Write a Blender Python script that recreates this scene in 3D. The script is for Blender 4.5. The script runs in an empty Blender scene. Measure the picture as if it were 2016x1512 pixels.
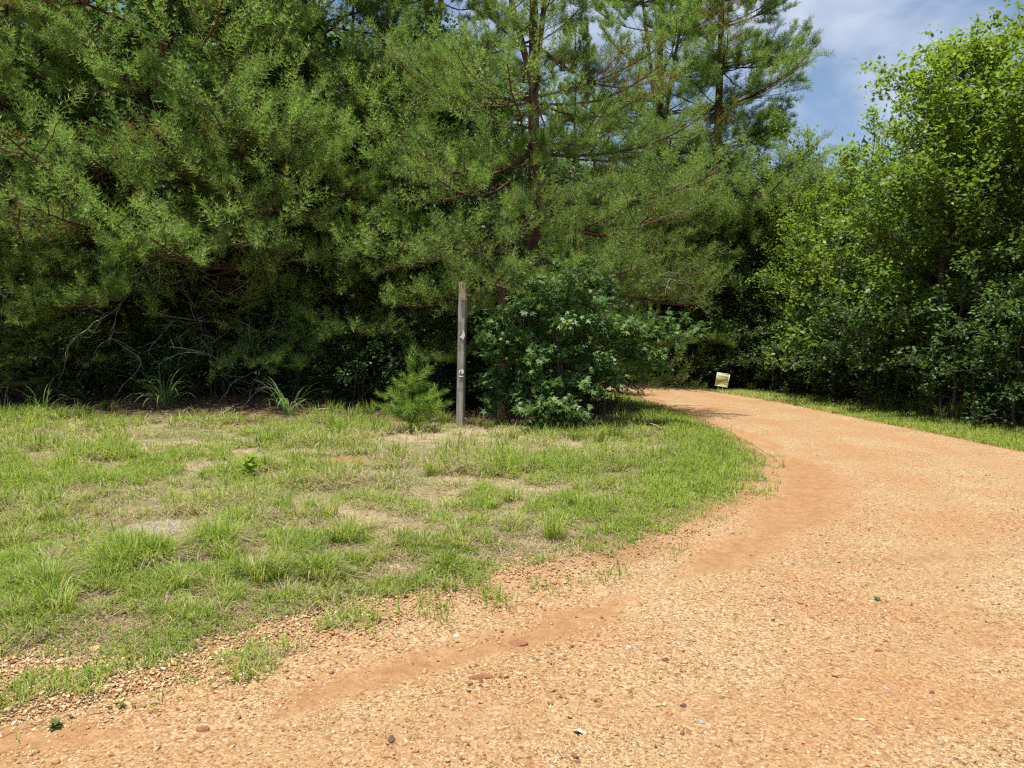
import bpy, math, random
import numpy as np
from mathutils import Vector, Matrix, Euler

R = math.radians
sc = bpy.context.scene
C = sc.collection
RNG = np.random.RandomState(11)
random.seed(5)

# ------------------------------------------------------------------ camera
CAM_H = 1.62
PITCH = math.atan(79 / 1466)
cd = bpy.data.cameras.new("camera")
cd.sensor_width = 36.0
cd.lens = 36.0 * 1466 / 2016
cd.clip_end = 3000
cd.clip_start = 0.05
cam = bpy.data.objects.new("camera", cd)
C.objects.link(cam)
cam.location = (0, 0, CAM_H)
cam.rotation_euler = (math.pi / 2 - PITCH, 0, 0)
sc.camera = cam

# ------------------------------------------------------------------ light
SUN_TO = Vector((-0.09, -0.12, 0.97)).normalized()      # towards the sun
sun_el = math.asin(SUN_TO.z)
sun_az = math.atan2(SUN_TO.x, SUN_TO.y)                 # from +Y, clockwise
sd_ = bpy.data.lights.new("sun", 'SUN')
sd_.energy = 4.8
sd_.angle = R(0.55)
sd_.color = (1.0, 0.955, 0.88)
sun = bpy.data.objects.new("sun", sd_)
C.objects.link(sun)
sun.rotation_euler = SUN_TO.to_track_quat('Z', 'Y').to_euler()
sun.location = (-20, -5, 40)

w = bpy.data.worlds.new("World")
sc.world = w
w.use_nodes = True
nt = w.node_tree
nt.nodes.clear()
def N(nt, t, **k):
    n = nt.nodes.new(t)
    for a, b in k.items():
        setattr(n, a, b)
    return n
sky = N(nt, 'ShaderNodeTexSky', sky_type='NISHITA', sun_disc=False)
sky.sun_elevation = sun_el
sky.sun_rotation = sun_az
sky.air_density = 1.0
sky.dust_density = 0.6
sky.ozone_density = 1.6
tc = N(nt, 'ShaderNodeTexCoord')
mp = N(nt, 'ShaderNodeMapping')
mp.inputs['Scale'].default_value = (1.0, 1.0, 1.7)
mp.inputs['Location'].default_value = (0.35, 0.12, 0.5)
nt.links.new(tc.outputs['Generated'], mp.inputs['Vector'])
n1 = N(nt, 'ShaderNodeTexNoise')
n1.inputs['Scale'].default_value = 2.6
n1.inputs['Detail'].default_value = 9
n1.inputs['Roughness'].default_value = 0.56
n1.inputs['Distortion'].default_value = 0.3
nt.links.new(mp.outputs[0], n1.inputs['Vector'])
rp = N(nt, 'ShaderNodeValToRGB')
rp.color_ramp.elements[0].position = 0.49
rp.color_ramp.elements[0].color = (0.04, 0.04, 0.04, 1)
rp.color_ramp.elements[1].position = 0.68
rp.color_ramp.elements[1].color = (0.8, 0.8, 0.8, 1)
nt.links.new(n1.outputs['Fac'], rp.inputs['Fac'])
mx = N(nt, 'ShaderNodeMix', data_type='RGBA')
nt.links.new(rp.outputs['Color'], mx.inputs['Factor'])
nt.links.new(sky.outputs[0], mx.inputs['A'])
mx.inputs['B'].default_value = (6.2, 6.7, 7.5, 1)
bg = N(nt, 'ShaderNodeBackground')
bg.inputs['Strength'].default_value = 0.072
nt.links.new(mx.outputs['Result'], bg.inputs['Color'])
wo = N(nt, 'ShaderNodeOutputWorld')
nt.links.new(bg.outputs[0], wo.inputs[0])

sc.view_settings.view_transform = 'Standard'
sc.view_settings.look = 'None'
sc.view_settings.exposure = 0.95
sc.view_settings.gamma = 1.0
sc.cycles.max_bounces = 5
sc.cycles.diffuse_bounces = 3
sc.cycles.glossy_bounces = 2
sc.cycles.transmission_bounces = 4
sc.cycles.transparent_max_bounces = 4
sc.cycles.sample_clamp_indirect = 6.0
sc.cycles.caustics_reflective = False
sc.cycles.caustics_refractive = False
sc.cycles.use_denoising = False
sc.cycles.use_adaptive_sampling = True
sc.cycles.adaptive_threshold = 0.018
sc.cycles.filter_width = 1.3

# ------------------------------------------------------------------ helpers
class MB:
    """collects vertices, faces and per-vertex colour for ONE mesh"""
    def __init__(s):
        s.v = []; s.f3 = []; s.f4 = []; s.c = []; s.n = 0
    def add(s, V, F, col=None):
        V = np.asarray(V, float); F = np.asarray(F, int)
        s.v.append(V)
        (s.f3 if F.shape[1] == 3 else s.f4).append(F + s.n)
        if col is None: col = (1, 1, 1)
        col = np.asarray(col, float)
        if col.ndim == 1: col = np.tile(col, (len(V), 1))
        s.c.append(col)
        s.n += len(V)
    def mesh(s, name, mat=None, smooth=False):
        V = np.concatenate(s.v); col = np.concatenate(s.c)
        parts = []
        f3 = np.concatenate(s.f3) if s.f3 else np.zeros((0, 3), int)
        f4 = np.concatenate(s.f4) if s.f4 else np.zeros((0, 4), int)
        me = bpy.data.meshes.new(name)
        me.vertices.add(len(V))
        me.vertices.foreach_set('co', V.astype(np.float32).ravel())
        nl = f3.size + f4.size
        me.loops.add(nl)
        me.loops.foreach_set('vertex_index', np.concatenate([f3.ravel(), f4.ravel()]).astype(np.int32))
        me.polygons.add(len(f3) + len(f4))
        st = np.concatenate([np.arange(len(f3)) * 3, f3.size + np.arange(len(f4)) * 4]).astype(np.int32)
        me.polygons.foreach_set('loop_start', st)
        if smooth:
            me.polygons.foreach_set('use_smooth', np.ones(len(st), bool))
        at = me.color_attributes.new('col', 'FLOAT_COLOR', 'POINT')
        at.data.foreach_set('color', np.concatenate([col, np.ones((len(col), 1))], 1).astype(np.float32).ravel())
        me.update(calc_edges=True)
        if not smooth:
            pass
        if mat: me.materials.append(mat)
        return me
    def build(s, name, mat, parent=None, smooth=False):
        return link(name, s.mesh(name, mat, smooth), parent)

def link(name, me, parent=None):
    o = bpy.data.objects.new(name, me)
    C.objects.link(o)
    if parent: o.parent = parent
    return o

def empty(name, loc=(0, 0, 0), rz=0):
    o = bpy.data.objects.new(name, None)
    o.empty_display_size = 0.2
    C.objects.link(o)
    o.location = loc
    o.rotation_euler = (0, 0, rz)
    return o

def tag(o, label=None, cat=None, group=None, kind=None):
    if label: o['label'] = label
    if cat: o['category'] = cat
    if group: o['group'] = group
    if kind: o['kind'] = kind
    return o

def copy_tree(o, parent=None):
    c = o.copy(); C.objects.link(c); c.parent = parent
    for ch in list(o.children):
        copy_tree(ch, c)
    return c

def unit(a):
    a = np.asarray(a, float)
    return a / np.maximum(np.linalg.norm(a, axis=-1, keepdims=True), 1e-9)

def tube(mb, P, rad, sides=6, col=(1, 1, 1), cap=True):
    P = np.asarray(P, float); n = len(P)
    rad = np.broadcast_to(np.asarray(rad, float), (n,))
    T = unit(np.gradient(P, axis=0))
    ref = np.array([0, 0, 1.0]) if abs(T[0][2]) < 0.9 else np.array([1.0, 0, 0])
    U = unit(np.cross(T, ref)); W = np.cross(T, U)
    a = np.arange(sides) / sides * 2 * np.pi
    V = P[:, None] + rad[:, None, None] * (np.cos(a)[None, :, None] * U[:, None] + np.sin(a)[None, :, None] * W[:, None])
    V = V.reshape(-1, 3)
    i = np.arange(n - 1)[:, None] * sides; j = np.arange(sides)[None]; k = (j + 1) % sides
    F = np.stack([i + j, i + k, i + sides + k, i + sides + j], -1).reshape(-1, 4)
    mb.add(V, F, col)
    if cap:
        c = mb.n
        mb.add([P[-1] + T[-1] * rad[-1] * 0.3], [[0, 0, 0]][:0] or np.zeros((0, 3), int), col)
        base = c - sides
        jj = np.arange(sides)
        mb.f3.append(np.stack([base + jj, base + (jj + 1) % sides, np.full(sides, c)], 1))

def box_bm(mb, c, s, rot=None, bev=0.0, col=(1, 1, 1)):
    """box with chamfered vertical-ish edges (bevel via bmesh)"""
    import bmesh
    bm = bmesh.new()
    bmesh.ops.create_cube(bm, size=1)
    bmesh.ops.scale(bm, vec=s, verts=bm.verts)
    if bev: bmesh.ops.bevel(bm, geom=bm.edges[:], offset=bev, segments=2, affect='EDGES')
    if rot is not None: bmesh.ops.rotate(bm, matrix=rot.to_matrix(), verts=bm.verts)
    bmesh.ops.translate(bm, vec=c, verts=bm.verts)
    bmesh.ops.triangulate(bm, faces=bm.faces)
    bm.verts.index_update()
    V = [v.co[:] for v in bm.verts]; F = [[v.index for v in f.verts] for f in bm.faces]
    bm.free()
    mb.add(V, F, col)

def hashv(ix, iy, seed):
    h = (ix.astype(np.int64) * 374761393 + iy.astype(np.int64) * 668265263 + seed * 2147483647) & 0x7fffffff
    h = ((h ^ (h >> 13)) * 1274126177) & 0x7fffffff
    return ((h ^ (h >> 16)) & 0xffff) / 65535.0
def vnoise(x, y, scale, seed=0):
    x = np.asarray(x, float) / scale; y = np.asarray(y, float) / scale
    ix = np.floor(x); iy = np.floor(y); fx = x - ix; fy = y - iy
    fx = fx * fx * (3 - 2 * fx); fy = fy * fy * (3 - 2 * fy)
    a = hashv(ix, iy, seed); b = hashv(ix + 1, iy, seed); c = hashv(ix, iy + 1, seed); d = hashv(ix + 1, iy + 1, seed)
    return (a * (1 - fx) + b * fx) * (1 - fy) + (c * (1 - fx) + d * fx) * fy
def fbm(x, y, scale, seed=0, o=3):
    s = 0; w_ = 0
    for k in range(o):
        s = s + vnoise(x, y, scale / 2 ** k, seed + k * 17) / 2 ** k; w_ += 1 / 2 ** k
    return s / w_
def S(t):
    t = np.clip(t, 0, 1)
    return t * t * (3 - 2 * t)
def polydist(x, y, P, closed=False):
    P = np.asarray(P, float); Q = np.roll(P, -1, 0)
    n = len(P) if closed else len(P) - 1
    d = np.full(np.shape(x), 1e9)
    for i in range(n):
        ax, ay = P[i]; bx, by = Q[i]
        dx, dy = bx - ax, by - ay
        t = np.clip(((x - ax) * dx + (y - ay) * dy) / (dx * dx + dy * dy), 0, 1)
        d = np.minimum(d, np.hypot(x - ax - t * dx, y - ay - t * dy))
    return d
def inside(x, y, P):
    P = np.asarray(P, float); Q = np.roll(P, -1, 0)
    r = np.zeros(np.shape(x), bool)
    for (ax, ay), (bx, by) in zip(P, Q):
        if ay == by: continue
        c = ((ay > y) != (by > y)) & (x < (bx - ax) * (y - ay) / (by - ay) + ax)
        r ^= c
    return r
def sdist(x, y, P):
    return np.where(inside(x, y, P), 1, -1) * polydist(x, y, P, True)

# ------------------------------------------------------------------ plan of the place
LAWN_EDGE = [(-40, -6), (-14, 0.2), (-6, 2.6), (-2.64, 3.76), (-2.12, 3.72), (-1.6, 3.75), (-1.33, 4.27), (-0.97, 4.54), (-0.37, 4.95), (0.35, 5.5),
             (0.98, 5.87), (1.88, 6.97), (3.02, 8.92), (3.66, 10.62), (3.97, 13.09), (4.1, 15.85), (4.0, 20.08), (3.5, 24.9), (2.2, 26.6), (-3, 28), (-40, 29)]
WASH = [(-6, 1.6), (-2.11, 2.98), (-1.11, 3.11), (-0.76, 3.52), (-0.02, 3.96), (0.61, 4.59), (1.47, 5.43), (2.1, 6.19), (2.74, 7.2), (3.5, 8.58), (4.0, 10.4), (4.15, 12.4), (4.3, 16.4), (4.2, 22)]
ROAD_L = [(-40, -7), (-14, -0.7), (-6, 1.9), (-2.11, 3.15), (-1.2, 3.7), (-0.5, 4.3), (0.5, 5.0), (1.5, 6.1), (2.4, 7.4), (3.2, 9.0), (3.75, 10.6), (4.02, 13.1), (4.15, 15.9), (4.05, 20), (3.6, 25), (2.2, 27), (-3, 29), (-14, 31)]
ROAD_R = [(-40, -16), (-14, -14), (-4, -12), (0, -10), (3, -8), (5, -6), (6.6, -3), (7.4, 0), (7.75, 3), (7.8, 6), (7.75, 9), (7.7, 11.1), (7.6, 14), (7.5, 17), (7.4, 21), (6.6, 26), (0, 31), (-14, 33.5)]
ROAD_POLY = ROAD_L + ROAD_R[::-1]
def lawn_sd(x, y):
    P = LAWN_EDGE + [(-60, 29), (-60, -6)]
    return sdist(x, y, P)
def ground_h(x, y):
    x = np.asarray(x, float); y = np.asarray(y, float)
    ls = lawn_sd(x, y)
    h = 0.42 * S((y - 11) / 9) * S((-x - 1.5) / 5) * S((60 - y) / 20)
    h = h + 0.07 * S(ls / 1.2) + 0.05 * (fbm(x, y, 2.4, 3) - 0.5) * S((ls + 0.2) / 1.0)
    h = h + 0.22 * S((x - 8.3) / 3.0) * S((70 - np.abs(y)) / 20)
    dw = polydist(x, y, WASH)
    h = h - 0.03 * np.exp(-(dw / 0.28) ** 2)
    h = h + 0.015 * (fbm(x, y, 0.8, 9) - 0.5) * S(1 - np.abs(y) / 40)
    h = h + 1.5 * S((np.hypot(x, y) - 60) / 150)
    return h
def gz(x, y):
    return float(ground_h(np.array([x]), np.array([y]))[0])
CAM = np.array([0, 0, CAM_H])
def px(x_px, d):
    """world X of a pixel column of the 2016 wide photograph at distance d"""
    return (x_px - 1008) / 1466 * d
def zpx(y_px, d):
    return CAM_H + (677 - y_px) / 1466 * d

# ------------------------------------------------------------------ materials
MATS = {}
def newmat(name):
    m = bpy.data.materials.new(name); m.use_nodes = True
    m.node_tree.nodes.clear(); MATS[name] = m
    return m, m.node_tree
def L_(nt, a, b): nt.links.new(a, b)
def mixc(nt, f, a, b, blend='MIX'):
    n = N(nt, 'ShaderNodeMix', data_type='RGBA', blend_type=blend)
    for s, v in (('Factor', f), ('A', a), ('B', b)):
        if isinstance(v, (int, float)): n.inputs[s].default_value = v
        elif isinstance(v, tuple): n.inputs[s].default_value = v if len(v) == 4 else v + (1,)
        else: L_(nt, v, n.inputs[s])
    return n.outputs['Result']
def ramp(nt, f, stops):
    n = N(nt, 'ShaderNodeValToRGB')
    e = n.color_ramp.elements
    while len(e) < len(stops): e.new(0.5)
    for i, (p, c) in enumerate(stops):
        e[i].position = p
        e[i].color = (c, c, c, 1) if isinstance(c, (int, float)) else c + (1,)
    L_(nt, f, n.inputs['Fac'])
    return n.outputs['Color']
def noise(nt, vec, scale, detail=4, rough=0.55, dist=0.0):
    n = N(nt, 'ShaderNodeTexNoise')
    n.inputs['Scale'].default_value = scale; n.inputs['Detail'].default_value = detail
    n.inputs['Roughness'].default_value = rough; n.inputs['Distortion'].default_value = dist
    L_(nt, vec, n.inputs['Vector'])
    return n.outputs['Fac']
def attr(nt, name):
    return N(nt, 'ShaderNodeAttribute', attribute_name=name)
def math_(nt, op, a, b=None):
    n = N(nt, 'ShaderNodeMath', operation=op)
    for i, v in enumerate((a, b)):
        if v is None: continue
        if isinstance(v, (int, float)): n.inputs[i].default_value = v
        else: L_(nt, v, n.inputs[i])
    return n.outputs[0]

def leaf_mat(name, tint=(1, 1, 1), trans=0.35, rough=0.5, spec=0.4, vary=0.25, tmul=(1.25, 1.3, 0.7)):
    """vertex colour x variation of the object; leaf lit through"""
    m, nt = newmat(name)
    a = attr(nt, 'col').outputs['Color']
    oi = N(nt, 'ShaderNodeObjectInfo')
    hsv = N(nt, 'ShaderNodeHueSaturation')
    L_(nt, a, hsv.inputs['Color'])
    mr = N(nt, 'ShaderNodeMapRange'); L_(nt, oi.outputs['Random'], mr.inputs['Value'])
    mr.inputs['To Min'].default_value = 1 - vary; mr.inputs['To Max'].default_value = 1 + vary
    L_(nt, mr.outputs[0], hsv.inputs['Value'])
    col = mixc(nt, 1.0, hsv.outputs[0], tint, 'MULTIPLY')
    p = N(nt, 'ShaderNodeBsdfPrincipled')
    L_(nt, col, p.inputs['Base Color'])
    p.inputs['Roughness'].default_value = rough
    p.inputs['Specular IOR Level'].default_value = spec
    t = N(nt, 'ShaderNodeBsdfTranslucent')
    L_(nt, mixc(nt, 1.0, col, tmul, 'MULTIPLY'), t.inputs['Color'])
    ms = N(nt, 'ShaderNodeMixShader'); ms.inputs[0].default_value = trans
    L_(nt, p.outputs[0], ms.inputs[1]); L_(nt, t.outputs[0], ms.inputs[2])
    o = N(nt, 'ShaderNodeOutputMaterial'); L_(nt, ms.outputs[0], o.inputs[0])
    return m
def solid_mat(name, c1, c2, scale=8, rough=0.8, spec=0.3, stretch=(1, 1, 1), bump=0.3, bscale=None, vcol=False, detail=6):
    m, nt = newmat(name)
    tcn = N(nt, 'ShaderNodeTexCoord'); mpn = N(nt, 'ShaderNodeMapping')
    mpn.inputs['Scale'].default_value = stretch
    L_(nt, tcn.outputs['Object'], mpn.inputs['Vector'])
    f = noise(nt, mpn.outputs[0], scale, detail, 0.65)
    col = mixc(nt, ramp(nt, f, [(0.3, 0.0), (0.7, 1.0)]), c1, c2)
    if vcol: col = mixc(nt, 1.0, col, attr(nt, 'col').outputs['Color'], 'MULTIPLY')
    p = N(nt, 'ShaderNodeBsdfPrincipled')
    L_(nt, col, p.inputs['Base Color'])
    p.inputs['Roughness'].default_value = rough; p.inputs['Specular IOR Level'].default_value = spec
    if bump:
        f2 = noise(nt, mpn.outputs[0], bscale or scale * 2, 5, 0.7)
        b = N(nt, 'ShaderNodeBump'); b.inputs['Strength'].default_value = bump; b.inputs['Distance'].default_value = 0.02
        L_(nt, f2, b.inputs['Height']); L_(nt, b.outputs[0], p.inputs['Normal'])
    o = N(nt, 'ShaderNodeOutputMaterial'); L_(nt, p.outputs[0], o.inputs[0])
    return m

M_NEEDLE = leaf_mat('pine_needles', trans=0.45, rough=0.45, spec=0.45, vary=0.16, tmul=(1.15, 1.2, 0.7))
M_LEAF = leaf_mat('leaf', trans=0.45, rough=0.5, spec=0.4, vary=0.22)
M_GUM = leaf_mat('gum_leaf', trans=0.35, rough=0.5, spec=0.35, vary=0.10)
M_GRASS = leaf_mat('grass_blade', trans=0.45, rough=0.55, spec=0.3, vary=0.06)
M_LITTER = leaf_mat('dead_leaf', trans=0.1, rough=0.8, spec=0.15, vary=0.1, tmul=(1, 0.9, 0.8))
M_PBARK = solid_mat('pine_bark', (0.055, 0.034, 0.024), (0.15, 0.085, 0.055), 9, 0.9, 0.1, (1, 1, 0.35), 0.9, 14)
M_BARK = solid_mat('bark', (0.045, 0.036, 0.028), (0.12, 0.10, 0.08), 10, 0.9, 0.1, (1, 1, 0.3), 0.7, 18)
M_TWIG = solid_mat('twig', (0.07, 0.05, 0.035), (0.15, 0.11, 0.08), 20, 0.85, 0.1, bump=0)
M_DEAD = solid_mat('dead_twig', (0.20, 0.17, 0.145), (0.42, 0.37, 0.32), 6, 0.85, 0.15, bump=0.3)
M_STONE = solid_mat('stone', (0.8, 0.8, 0.8), (1.15, 1.12, 1.08), 30, 0.85, 0.25, bump=0.4, vcol=True)

# gravel pieces take their colour from the mesh
m, nt = newmat('gravel_piece'); M_GRAVEL = m
p = N(nt, 'ShaderNodeBsdfPrincipled'); L_(nt, attr(nt, 'col').outputs['Color'], p.inputs['Base Color'])
p.inputs['Roughness'].default_value = 0.85; p.inputs['Specular IOR Level'].default_value = 0.2
o = N(nt, 'ShaderNodeOutputMaterial'); L_(nt, p.outputs[0], o.inputs[0])

# earth: one soil that is lawn thatch, forest floor, red dirt, wash sand or gravel by place
m, nt = newmat('earth'); M_EARTH = m
geo = N(nt, 'ShaderNodeNewGeometry'); P_ = geo.outputs['Position']
sep = N(nt, 'ShaderNodeSeparateColor'); L_(nt, attr(nt, 'col').outputs['Color'], sep.inputs[0])
a_gravel, a_sand, a_forest = sep.outputs[0], sep.outputs[1], sep.outputs[2]
sep2 = N(nt, 'ShaderNodeSeparateColor'); L_(nt, attr(nt, 'mask').outputs['Color'], sep2.inputs[0])
a_orange, a_line, a_green = sep2.outputs[0], sep2.outputs[1], sep2.outputs[2]
# thatch
nf = noise(nt, P_, 55, 5, 0.7); nm = noise(nt, P_, 4.5, 4, 0.6); nl = noise(nt, P_, 0.8, 3, 0.5)
thatch = ramp(nt, nf, [(0.3, (0.12, 0.08, 0.048)), (0.48, (0.36, 0.275, 0.18)), (0.7, (0.50, 0.41, 0.29))])
green = ramp(nt, nf, [(0.3, (0.05, 0.07, 0.02)), (0.7, (0.15, 0.18, 0.055))])
gm = math_(nt, 'ADD', math_(nt, 'MULTIPLY', ramp(nt, nm, [(0.38, 0.0), (0.62, 1.0)]), 0.45), math_(nt, 'MULTIPLY', a_green, 0.5))
lawn = mixc(nt, gm, thatch, green)
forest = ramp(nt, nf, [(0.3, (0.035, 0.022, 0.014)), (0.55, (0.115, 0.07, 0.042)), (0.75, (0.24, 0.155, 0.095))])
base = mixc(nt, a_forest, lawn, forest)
# dirt
dirt = ramp(nt, noise(nt, P_, 30, 6, 0.7), [(0.3, (0.22, 0.10, 0.045)), (0.6, (0.33, 0.175, 0.082)), (0.8, (0.40, 0.25, 0.135))])
base = mixc(nt, a_orange, base, dirt)
# gravel
def voro(scale, feature='F1'):
    v = N(nt, 'ShaderNodeTexVoronoi'); v.inputs['Scale'].default_value = scale; L_(nt, P_, v.inputs['Vector']); return v
v1 = voro(62); v2 = voro(120)
sepv = N(nt, 'ShaderNodeSeparateColor'); L_(nt, v1.outputs['Color'], sepv.inputs[0])
sepw = N(nt, 'ShaderNodeSeparateColor'); L_(nt, v2.outputs['Color'], sepw.inputs[0])
stops = [(0.0, (0.09, 0.045, 0.028)), (0.12, (0.22, 0.105, 0.055)), (0.33, (0.325, 0.19, 0.094)), (0.58, (0.38, 0.262, 0.143)), (0.82, (0.43, 0.325, 0.196)), (0.95, (0.51, 0.42, 0.30))]
g1 = ramp(nt, sepv.outputs[0], stops); g2 = ramp(nt, sepw.outputs[1], stops)
grav = mixc(nt, ramp(nt, noise(nt, P_, 14, 3), [(0.45, 0.0), (0.55, 1.0)]), g1, g2)
sandc = ramp(nt, noise(nt, P_, 6, 6, 0.7), [(0.3, (0.30, 0.17, 0.085)), (0.7, (0.38, 0.25, 0.135))])
grav = mixc(nt, math_(nt, 'MULTIPLY', ramp(nt, noise(nt, P_, 22, 5, 0.7), [(0.42, 0.0), (0.62, 1.0)]), 0.42), grav, sandc)
fleck = noise(nt, P_, 13, 4, 0.8, 0.8)
grav = mixc(nt, ramp(nt, fleck, [(0.61, 0.0), (0.69, 0.4)]), grav, (0.16, 0.085, 0.05))
red = mixc(nt, 1.0, grav, (0.92, 0.77, 0.66), 'MULTIPLY')
grav = mixc(nt, 1.0, grav, (0.96, 0.99, 0.93), 'MULTIPLY')
grav = mixc(nt, ramp(nt, noise(nt, P_, 0.7, 5, 0.65), [(0.40, 0.0), (0.66, 1.0)]), grav, red)
wash = ramp(nt, noise(nt, P_, 9, 6, 0.75), [(0.3, (0.18, 0.085, 0.036)), (0.55, (0.26, 0.138, 0.062)), (0.75, (0.35, 0.215, 0.108))])
grav = mixc(nt, a_sand, grav, wash)
base = mixc(nt, a_gravel, base, grav)
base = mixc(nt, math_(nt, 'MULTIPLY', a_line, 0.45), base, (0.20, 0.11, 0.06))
p = N(nt, 'ShaderNodeBsdfPrincipled'); L_(nt, base, p.inputs['Base Color'])
p.inputs['Roughness'].default_value = 0.95; p.inputs['Specular IOR Level'].default_value = 0.12
hgt = math_(nt, 'ADD', math_(nt, 'MULTIPLY', v1.outputs['Distance'], math_(nt, 'MULTIPLY', math_(nt, 'SUBTRACT', 1.0, a_sand), -1.2)), math_(nt, 'MULTIPLY', nf, 0.6))
b = N(nt, 'ShaderNodeBump'); b.inputs['Strength'].default_value = 0.9; b.inputs['Distance'].default_value = 0.014
L_(nt, hgt, b.inputs['Height']); L_(nt, b.outputs[0], p.inputs['Normal'])
o = N(nt, 'ShaderNodeOutputMaterial'); L_(nt, p.outputs[0], o.inputs[0])

# ------------------------------------------------------------------ ground and road
PATCHES = [(-2.16, 9.95, 0.46, 0.30), (-0.3, 9.2, 0.25, 0.10), (-3.6, 6.9, 0.25, 0.12), (0.81, 5.95, 0.16, 0.08), (-5.0, 13.4, 0.5, 0.2)]
TRACKS = [[(-5.0, 0.2), (0.2, 2.2), (2.6, 4.2), (4.4, 7.5), (5.1, 11), (5.3, 16), (5.2, 21), (4.6, 25.5)], [(-4.0, -1.6), (1.6, 0.6), (4.2, 3.0), (5.9, 6.8), (6.6, 11), (6.8, 16), (6.6, 21), (6.0, 26)], [(7.2, 2.6), (3.4, 3.3), (0.2, 3.2), (-3, 2.2)]]
def track(x, y):
    d = np.minimum(np.minimum(polydist(x, y, TRACKS[0]), polydist(x, y, TRACKS[1])), polydist(x, y, TRACKS[2]) * 1.3)
    return S(1.15 - d / 0.42 + (fbm(x, y, 0.9, 71) - 0.5) * 1.3)
def earth_attrs(x, y, road):
    ls = lawn_sd(x, y); rs = sdist(x, y, ROAD_POLY)
    nz = (fbm(x, y, 0.7, 5, 4) - 0.5)
    gravel = S((-(ls) + 0.15 + nz * 0.9) / 0.5) * (np.where(x > 6, S((rs + 0.1 + nz * 0.3) / 0.25), 1))
    gravel = np.where(rs > 0.35, 1.0, gravel)
    gravel = np.where((x > 8.4) | (y > 34), 0, gravel)
    dw = polydist(x, y, WASH)
    dw = dw + 0.10 * (fbm(x * 1.0, y * 1.0, 0.22, 87, 3) - 0.5)
    sand = S(1.25 - (dw + nz * 0.55) / (0.13 + 0.42 * S((y - 5) / 2.5) * S((11.5 - y) / 3))) * 0.82
    sand = np.maximum(sand, 0.42 * track(x, y) * (rs > 0))
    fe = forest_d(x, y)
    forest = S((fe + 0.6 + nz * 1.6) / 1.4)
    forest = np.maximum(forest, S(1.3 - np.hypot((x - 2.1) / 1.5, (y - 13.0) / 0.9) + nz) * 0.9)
    orange = S((-(ls) + 0.75 + nz * 1.2) / 0.8) * 0.85 * (fe < 0.1) * S((rs + 0.9) / 0.6)
    for a, b_, ra, rb in PATCHES:
        orange = np.maximum(orange, S(1.5 - np.hypot((x - a) / ra, (y - b_) / rb) + nz * 1.6) * (1.0 if a == -2.16 else 0.5))
    # a long faint darker line tinted across the drive, colour only
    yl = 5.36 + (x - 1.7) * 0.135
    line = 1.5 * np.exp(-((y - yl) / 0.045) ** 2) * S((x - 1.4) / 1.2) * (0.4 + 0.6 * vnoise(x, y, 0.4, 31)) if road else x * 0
    greenm = S((fbm(x, y, 1.6, 41) - 0.35) * 3)
    return gravel, sand, forest * (1 - gravel), orange, line, greenm
FOREST_L = [(-60, 18.5), (-14, 15.0), (-9, 14.5), (-6, 13.9), (-3.5, 14.4), (-1.4, 14.5), (0.2, 14.0), (1.6, 13.9), (2.6, 14.6), (2.9, 17), (2.7, 22), (1.5, 25), (-3, 27), (-60, 28)]
FOREST_R = [(9.0, -30), (9.2, 6), (8.9, 11), (8.75, 16), (8.8, 21), (8.2, 26.5), (3, 32.0), (-60, 35), (-60, 90), (90, 90), (90, -30)]
def forest_d(x, y):
    return np.maximum(sdist(x, y, FOREST_L), sdist(x, y, FOREST_R))

def axis(a, b, step, far):
    c = np.arange(a, b + 1e-6, step)
    ext = []; s = step; t = 0
    while t < far:
        s *= 1.35; t += s; ext.append(t)
    ext = np.array(ext)
    return np.concatenate([(a - ext)[::-1], c, b + ext])
def sheet(name, X, Y, Z, road, mat):
    ny, nx = X.shape
    mb = MB()
    i = np.arange(ny - 1)[:, None] * nx + np.arange(nx - 1)[None]
    F = np.stack([i, i + 1, i + nx + 1, i + nx], -1).reshape(-1, 4)
    x, y = X.ravel(), Y.ravel()
    A = earth_attrs(x, y, road)
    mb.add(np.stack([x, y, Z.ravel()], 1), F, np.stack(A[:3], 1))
    me = mb.mesh(name, mat, smooth=True)
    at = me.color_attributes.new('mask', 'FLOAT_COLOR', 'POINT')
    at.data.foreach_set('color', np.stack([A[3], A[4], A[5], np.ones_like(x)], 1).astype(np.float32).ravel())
    o = link(name, me)
    tag(o, kind='structure')
    return o
gx = axis(-15, 13, 0.14, 900); gy = axis(0.5, 31, 0.14, 900)
GX, GY = np.meshgrid(gx, gy)
GZ = ground_h(GX.ravel(), GY.ravel()).reshape(GX.shape)
GZ = GZ - 0.035 * S((sdist(GX, GY, ROAD_POLY) - 0.05) / 0.35)
g = sheet('ground', GX, GY, GZ, False, M_EARTH)
g['label'] = 'patchy lawn and shaded woodland floor around the gravel drive'; g['category'] = 'ground'
# road between its two edges
def resample(P, s):
    P = np.asarray(P, float)
    k = np.arange(len(P))
    return np.stack([np.interp(s, k, P[:, 0]), np.interp(s, k, P[:, 1])], 1)
s_ = np.concatenate([np.linspace(0, 2, 16)[:-1], np.linspace(2, len(ROAD_L) - 2, 230)[:-1], np.linspace(len(ROAD_L) - 2, len(ROAD_L) - 1, 20)])
A_ = resample(ROAD_L, s_); B_ = resample(ROAD_R, s_)
tt = np.linspace(0, 1, 80) ** 1.25
RX = A_[:, None, 0] * (1 - tt) + B_[:, None, 0] * tt
RY = A_[:, None, 1] * (1 - tt) + B_[:, None, 1] * tt
RZ = ground_h(RX.ravel(), RY.ravel()).reshape(RX.shape) + 0.006
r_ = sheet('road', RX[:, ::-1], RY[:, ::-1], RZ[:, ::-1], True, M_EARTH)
r_['label'] = 'orange tan gravel drive curving left round the lawn'; r_['category'] = 'road'

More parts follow.
